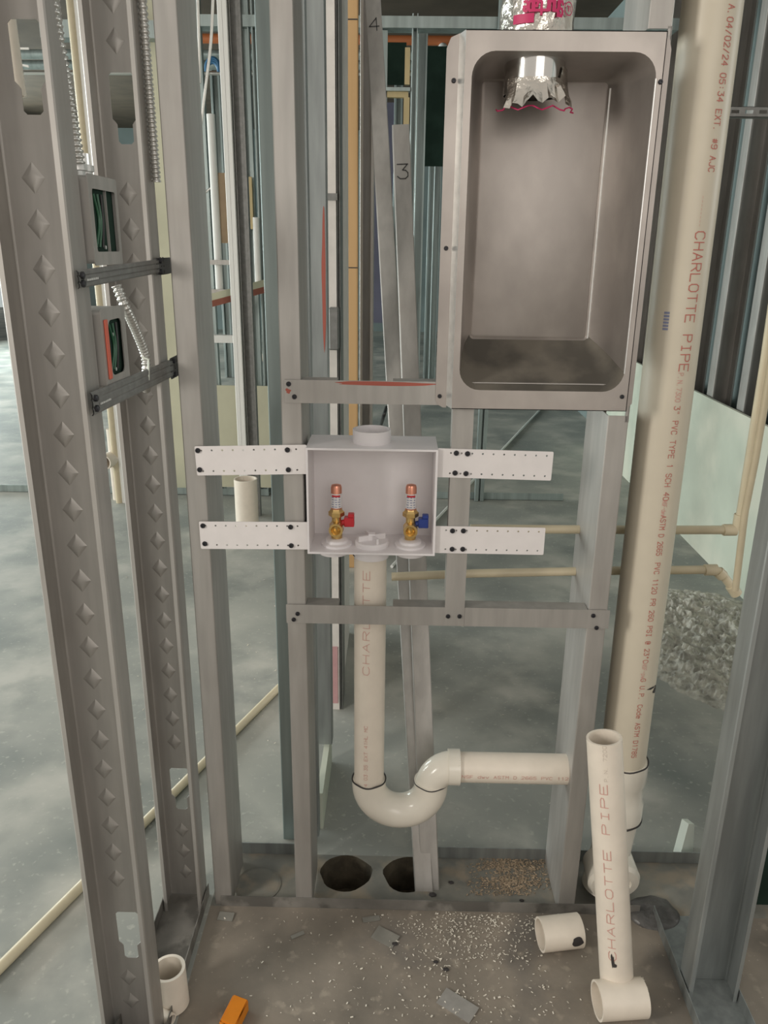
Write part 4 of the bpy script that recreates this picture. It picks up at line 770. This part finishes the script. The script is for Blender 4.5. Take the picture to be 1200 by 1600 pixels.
# clutter in left bay
bx('cardboard', 'brown cardboard panel fixed high behind the pale left stud', 'cardboard', (340, 270), (362, 380), Y2-0.025, 0.02, card)
bx('cardboard', 'tan cardboard strip right of the pale left stud', 'cardboard', (377, 276), (396, 358), Y2-0.025, 0.02, wood2)
pole('white_pole', 'bright white vertical pole in the left bay beside the corner stud', 'pipe', 338, 350, Y2-0.03, 0.020, at(340, 460, Y2).z, at(330, 180, Y2).z, white)  # plain white upright poles, here and on the next line
pole('white_pole', 'bright white pole at the right side of the left bay', 'pipe', 402, 400, Y2-0.03, 0.016, at(402, 445, Y2).z, at(402, 340, Y2).z, white)
for i, py in enumerate((410, 456)): bx('blocking_strip', ['upper', 'lower'][i]+' pale horizontal blocking strip in the left bay', 'bracket', (322, py-4), (362, py+4), Y2-0.07, 0.02, galv)
bx('shelf_bracket', 'pale channel with dark slot low in the left bay', 'bracket', (326, 524), (366, 536), Y2-0.055, 0.05, white)
for nm, m_, y0, y1, lb in (('wall_cap', cboard, -8, 3, 'pale capping board running diagonally in the left bay'), ('red_beam', redsteel, 3, 13, 'red primed beam edge beneath the pale capping in the left bay')):
    a = at(318, 470, 2.50); b = at(416, 444, 2.80); bm = bmesh.new(); za = [at(318, 470+v, 2.50).z for v in (y0, y1)]; zb_ = [at(416, 444+v, 2.80).z for v in (y0, y1)]
    vv = [bm.verts.new(p) for p in (Vector((a.x, 2.5, za[0])), Vector((b.x, 2.8, zb_[0])), Vector((b.x, 2.8, zb_[1])), Vector((a.x, 2.5, za[1])))]; f = bm.faces.new(vv)
    r_ = bmesh.ops.extrude_face_region(bm, geom=[f]); bmesh.ops.translate(bm, verts=[v for v in r_['geom'] if isinstance(v, bmesh.types.BMVert)], vec=(0.0, 0.03, 0)); tag(link(nm, bm, m_), lb, 'beam')
t_ = bez([at(322, 300, 2.9), at(335, 290, 2.9), at(352, 286, 2.9)]); o = tobj('cable', t_, 0.006, cable, None, None, 10); tag(o, 'thin silver cable arching into the pale left stud', 'cable')
P = bez([at(308, -30, 1.2), at(311, 60, 1.2), at(312, 130, 1.2)]); tag(tobj('cable', P, 0.0045, cable, None, None, 10), 'thin silver cable hanging straight beside the corner stud', 'cable')
P = bez([at(334, -30, 1.2), at(330, 60, 1.2), at(322, 130, 1.2), at(314, 195, 1.2)]); tag(tobj('cable', P, 0.0045, cable, None, None, 10), 'thin silver cable slanting down toward the corner stud', 'cable')
for i in range(3):
    P = [at(332+10*math.cos(a), 112+15*math.sin(a)-3*i, 4.2) for a in [R(180+j*9) for j in range(21)]]; tag(tobj('cable', P, 0.012, bluec, None, None, 8), 'blue cable loop of a small bundle near the ceiling in the left bay', 'cable', 'blue cable loops in the left bay')
P = bez([at(0, 75, 1.2), at(20, 76, 1.2), at(45, 76, 1.2)]); tag(tobj('cable', P, 0.003, white, None, None, 8), 'thin white cable level behind the knockout of the nearest stud', 'cable')
P = bez([at(-10, 74, 1.2), at(12, 95, 1.2), at(45, 104, 1.2)]); tag(tobj('cable', P, 0.003, white, None, None, 8), 'thin white cable sagging behind the knockout of the nearest stud', 'cable')
a = at(12, 20, 0.1); b = at(25, 150, 0.1); tag(tobj('pipe_riser', [Vector((b.x, 0.1, b.z)), Vector((b.x-0.02, 0.1, 2.6))], 0.016, pvc, None, 0.003, 20), 'cream pipe end hanging behind the top knockout of the nearest stud', 'pipe')
for i, (px, wd, lb) in enumerate(((-40, 0.09, 'far back stud beyond the left picture edge'), (30, 0.09, 'far back stud seen left of the nearest stud'), (118, 0.08, 'far back stud between the embossed studs'), (160, 0.08, 'far back stud behind the boxes'), (345, 0.09, 'far back stud behind the brown cardboard'), (412, 0.08, 'far back stud at the right of the left bay'), (540, 0.09, 'far back stud behind the wooden post'), (612, 0.08, 'far back stud behind the numbered studs'), (665, 0.09, 'far back stud left of the dryer box'))):
    stud(lb, at(px, 450, 7.0).x, 7.05, 0, wd, 0.05, 0.002, TOP, m=galv_far, lip=0.02)
bx('purple_panel', 'dark purple drywall panel far behind the wooden post', 'drywall', (566, 120), (622, 505), 9.5, 0.02, purple)
tag(tobj('pipe_run', [at(392, 560, 4.4), at(425, 558, 4.4)], 0.028, pvc, None, None, 20), 'short white pipe lying level in the left bay near the dark stud', 'pipe')
# --- right hand low drywall and studs above it
pb = onf(1110, 884); xw = pb.x; zw = atx(1110, 623, xw).z
bm = bmesh.new(); box(bm, (xw, 0.6, 0), (xw+0.014, 4.2, zw)); tag(link('drywall_sheet', bm, gboard), 'low pale green drywall panel along the right room wall', 'drywall')
for i in range(9):
    y = 1.0+i*0.34
    stud(('nearest', 'second nearest', 'third nearest', 'fourth nearest', 'fifth nearest', 'sixth nearest', 'seventh nearest', 'eighth nearest', 'farthest')[i]+' stud standing behind the low green drywall panel at right', xw+0.03, y, 90 if i % 2 else -90, -0.0+0.036, 0.09, 0.002, TOP, m=galv if i % 2 == 0 else galv_cool) if False else None
    bmx = cstud_bm(0.092, 0.07, 0.002, TOP)
    bmesh.ops.transform(bmx, matrix=Matrix.Translation((xw+0.03, y, 0)), verts=bmx.verts)
    tag(link('metal_stud', bmx, galv, None, True, 30), ('nearest', 'second nearest', 'third nearest', 'fourth nearest', 'fifth nearest', 'sixth nearest', 'seventh nearest', 'eighth nearest', 'farthest')[i]+' stud standing behind the low green drywall panel at right', 'stud')
a = at(1125, 166, 0.9); b = at(1290, 184, 0.9); bm = bmesh.new()
prism(bm, [(a.x, b.z), (b.x, b.z), (b.x, a.z), (a.x, a.z)], [[(a.x+0.03+0.035*i, (a.z+b.z)/2-0.004), (a.x+0.05+0.035*i, (a.z+b.z)/2-0.004), (a.x+0.05+0.035*i, (a.z+b.z)/2+0.004), (a.x+0.03+0.035*i, (a.z+b.z)/2+0.004)] for i in range(4)], 0.0015, Matrix.Translation((0, 0.9, 0))); box(bm, (a.x, 0.9, a.z-0.001), (b.x, 0.93, a.z)); box(bm, (a.x, 0.9, b.z), (b.x, 0.93, b.z+0.001)); tag(link('bridging_channel', bm, galv_dark), 'dark horizontal bridging channel across the right wall studs near the top', 'bracket')
bm = bmesh.new(); box(bm, (xw+0.16, 0.3, 0), (xw+0.17, 6.0, 3.0)); tag(link('wall_right', bm, backw), kind='structure')
# dark sheet added in place of the shade behind the large stud
bm = bmesh.new(); a = onf(1150, 1430); box(bm, (a.x+0.0, a.y+0.03, 0), (a.x+0.6, a.y+0.045, 0.55)); tag(link('shade_panel', bm, darkg), 'dark green sheet painting the shade behind the large right stud', 'board')
# --- rubble, debris
pr = onf(1085, 1010); bm = bmesh.new(); n = 84; rnd = random.Random(9); gv = []
from mathutils import noise
for i in range(n+1):
    row = []
    for j in range(n+1):
        u_, v_ = i/n*2-1, j/n*2-1; x = pr.x+0.10+u_*0.36; y = pr.y+0.02+v_*0.50; e = max(0, 1-(u_*u_+v_*v_)); h = (0.012+0.045*abs(noise.noise(Vector((x*14, y*14, 3))))+0.03*abs(noise.noise(Vector((x*38, y*38, 7))))+0.02*abs(noise.noise(Vector((x*85, y*85, 2)))))*min(1, e*1.6)*0.75-0.003; row.append(bm.verts.new((x, y, h)))
    gv.append(row)
for i in range(n):
    for j in range(n): bm.faces.new([gv[i][j], gv[i+1][j], gv[i+1][j+1], gv[i][j+1]])
tag(link('concrete_rubble', bm, rub, None, False), 'rough broken concrete rubble heap on floor right of the tall pipe', 'rubble', kind='stuff')
def scatter(name, label, cat, regions, n, size, m, seed, z=0.001):
    rnd = random.Random(seed); bm = bmesh.new()
    for _ in range(n):
        rx0, ry0, rx1, ry1 = rnd.choice(regions); u_ = (rnd.random()+rnd.random())/2; p = onf(rx0+(rx1-rx0)*u_, ry0+(ry1-ry0)*rnd.random()); s = size*rnd.uniform(0.4, 1.3); a = rnd.uniform(0, 6.28); e1 = Vector((math.cos(a), math.sin(a), rnd.uniform(-.3, .3)))*s; e2 = Vector((-math.sin(a), math.cos(a), 0.3))*s*rnd.uniform(0.2, 0.6); p.z = z+s*0.35
        v = [bm.verts.new(q) for q in (p-e1-e2, p+e1-e2, p+e1+e2, p-e1+e2)]; w_ = [bm.verts.new(q.co+Vector((0, 0, s*0.25))) for q in v]
        bm.faces.new(v); bm.faces.new(w_)
        for i in range(4): bm.faces.new([v[i], v[(i+1) % 4], w_[(i+1) % 4], w_[i]])
    return tag(link(name, bm, m), label, cat, kind='stuff')
scatter('pvc_shavings', 'scattered white pipe shavings on the dusty floor', 'shavings', [(560, 1425, 900, 1590), (640, 1430, 860, 1500), (560, 1428, 900, 1460), (330, 1430, 1000, 1600)], 950, 0.0020, shav, 11)
scatter('sawdust_pile', 'patch of sawdust in the wall track right of the cored holes', 'sawdust', [(718, 1350, 868, 1385), (735, 1341, 860, 1360), (728, 1372, 850, 1400), (760, 1341, 868, 1392)], 1700, 0.0022, sawd, 12)
scatter('debris_chips', 'small pale chips on the slab behind the wall', 'debris', [(500, 900, 900, 1290), (60, 900, 320, 1300), (380, 860, 440, 1200)], 90, 0.003, shav, 13)
for i, (px, py, sx_, sy_, a, lb) in enumerate(((602, 1465, 0.025, 0.016, -30, 'grey flat scrap on the floor under the trap'), (715, 1572, 0.035, 0.018, -35, 'grey card scrap at the bottom near the centre'), (353, 1433, 0.016, 0.01, -5, 'small grey metal scrap near the left end of the front track'), (465, 1462, 0.014, 0.004, 30, 'thin dark sliver scrap in front of the middle stud'), (580, 1437, 0.018, 0.006, 12, 'thin pale sliver along the front track'))):
    p = onf(px, py); M = Matrix.Translation((p.x, p.y, 0.0012)) @ Matrix.Rotation(R(a), 4, 'Z') @ Matrix.Rotation(R(4), 4, 'X'); bm = bmesh.new(); box(bm, (-sx_, -sy_, 0), (sx_, sy_, 0.0015), M); tag(link('scrap_piece', bm, dusty if i != 1 else galv, None), lb, 'scrap')
for px, py, s in ((617, 1476, 0.006), (681, 1504, 0.005), (697, 1516, 0.006), (676, 1399, 0.008), (705, 1380, 0.006), (815, 1408, 0.005)):
    p = onf(px, py); bm = bmesh.new(); bmesh.ops.create_icosphere(bm, subdivisions=1, radius=s, matrix=Matrix.Translation((p.x, p.y, 0.002)) @ Matrix.Diagonal((1.2, 0.8, 0.35, 1))); tag(link('dirt_crumb', bm, darkglue), 'dark crumb of dirt on the concrete near the wall track', 'debris', 'dark crumbs near the wall track')
# glue blob and pale patches right of the loose pipe
p = onf(1020, 1428); bm = bmesh.new(); bmesh.ops.create_icosphere(bm, subdivisions=3, radius=0.05, matrix=Matrix.Translation((p.x, p.y, 0.0)) @ Matrix.Diagonal((1.1, 0.9, 0.3, 1)))
for v in bm.verts: v.co += Vector((0, 0, 1))*0.008*noise.noise(v.co*40)
tag(link('cement_blob', bm, glue_dark, None, True), 'dark shiny lump of cement on the floor behind the loose pipe', 'debris')
bm = bmesh.new(); p = onf(1072, 1335); prism(bm, [(-0.02, 0), (0.022, 0), (0.012, 0.08), (-0.008, 0.088)], [], 0.02, Matrix.Translation((p.x, p.y, 0.0)) @ Matrix.Rotation(R(28), 4, 'Z')); tag(link('drywall_offcut', bm, plastic_pale), 'small pale green wedge shaped offcut standing behind the large right stud', 'offcut')
bm = bmesh.new(); p = onf(415, 1385); lathe(bm, (onf(403, 1383).x, onf(403, 1383).y, 0), (0, 0, 1), [(0, 0.05), (0.002, 0.05), (0.003, 0.045)], 32); tag(link('concrete_plug', bm, flt, None), 'round concrete core plug outline in the wall track left of the holes', 'concrete plug')
# long cream pipe on the floor to the left
a, b = onf(-25, 1545), onf(437, 1078); a.z = b.z = 0.011; tag(tobj('floor_pipe', [a, b], 0.011, cpvc, None, None, 16), 'long cream pipe lying diagonally on the slab at left', 'pipe')
a, b = onf(612, 888), onf(845, 640); a.z = b.z = 0.008; tag(tobj('floor_pipe', [a, b], 0.007, white, None, None, 12), 'thin pale conduit lying diagonally on the slab behind the right straps', 'pipe')
bm = bmesh.new(); a = onf(628, 520); 
o = tag(tobj('floor_board', [onf(629, 585), at(624, 450, 3.0)], 0.012, wood2, None, None, 8), 'thin yellow stick leaning between two numbered studs', 'stick')
P = bez([onf(593, 672), at(598, 655, 3.0), at(604, 636, 3.0)]); tag(tobj('cord', P, 0.010, black, None, None, 8), 'short dark cord hanging above the outlet box hub', 'cord')
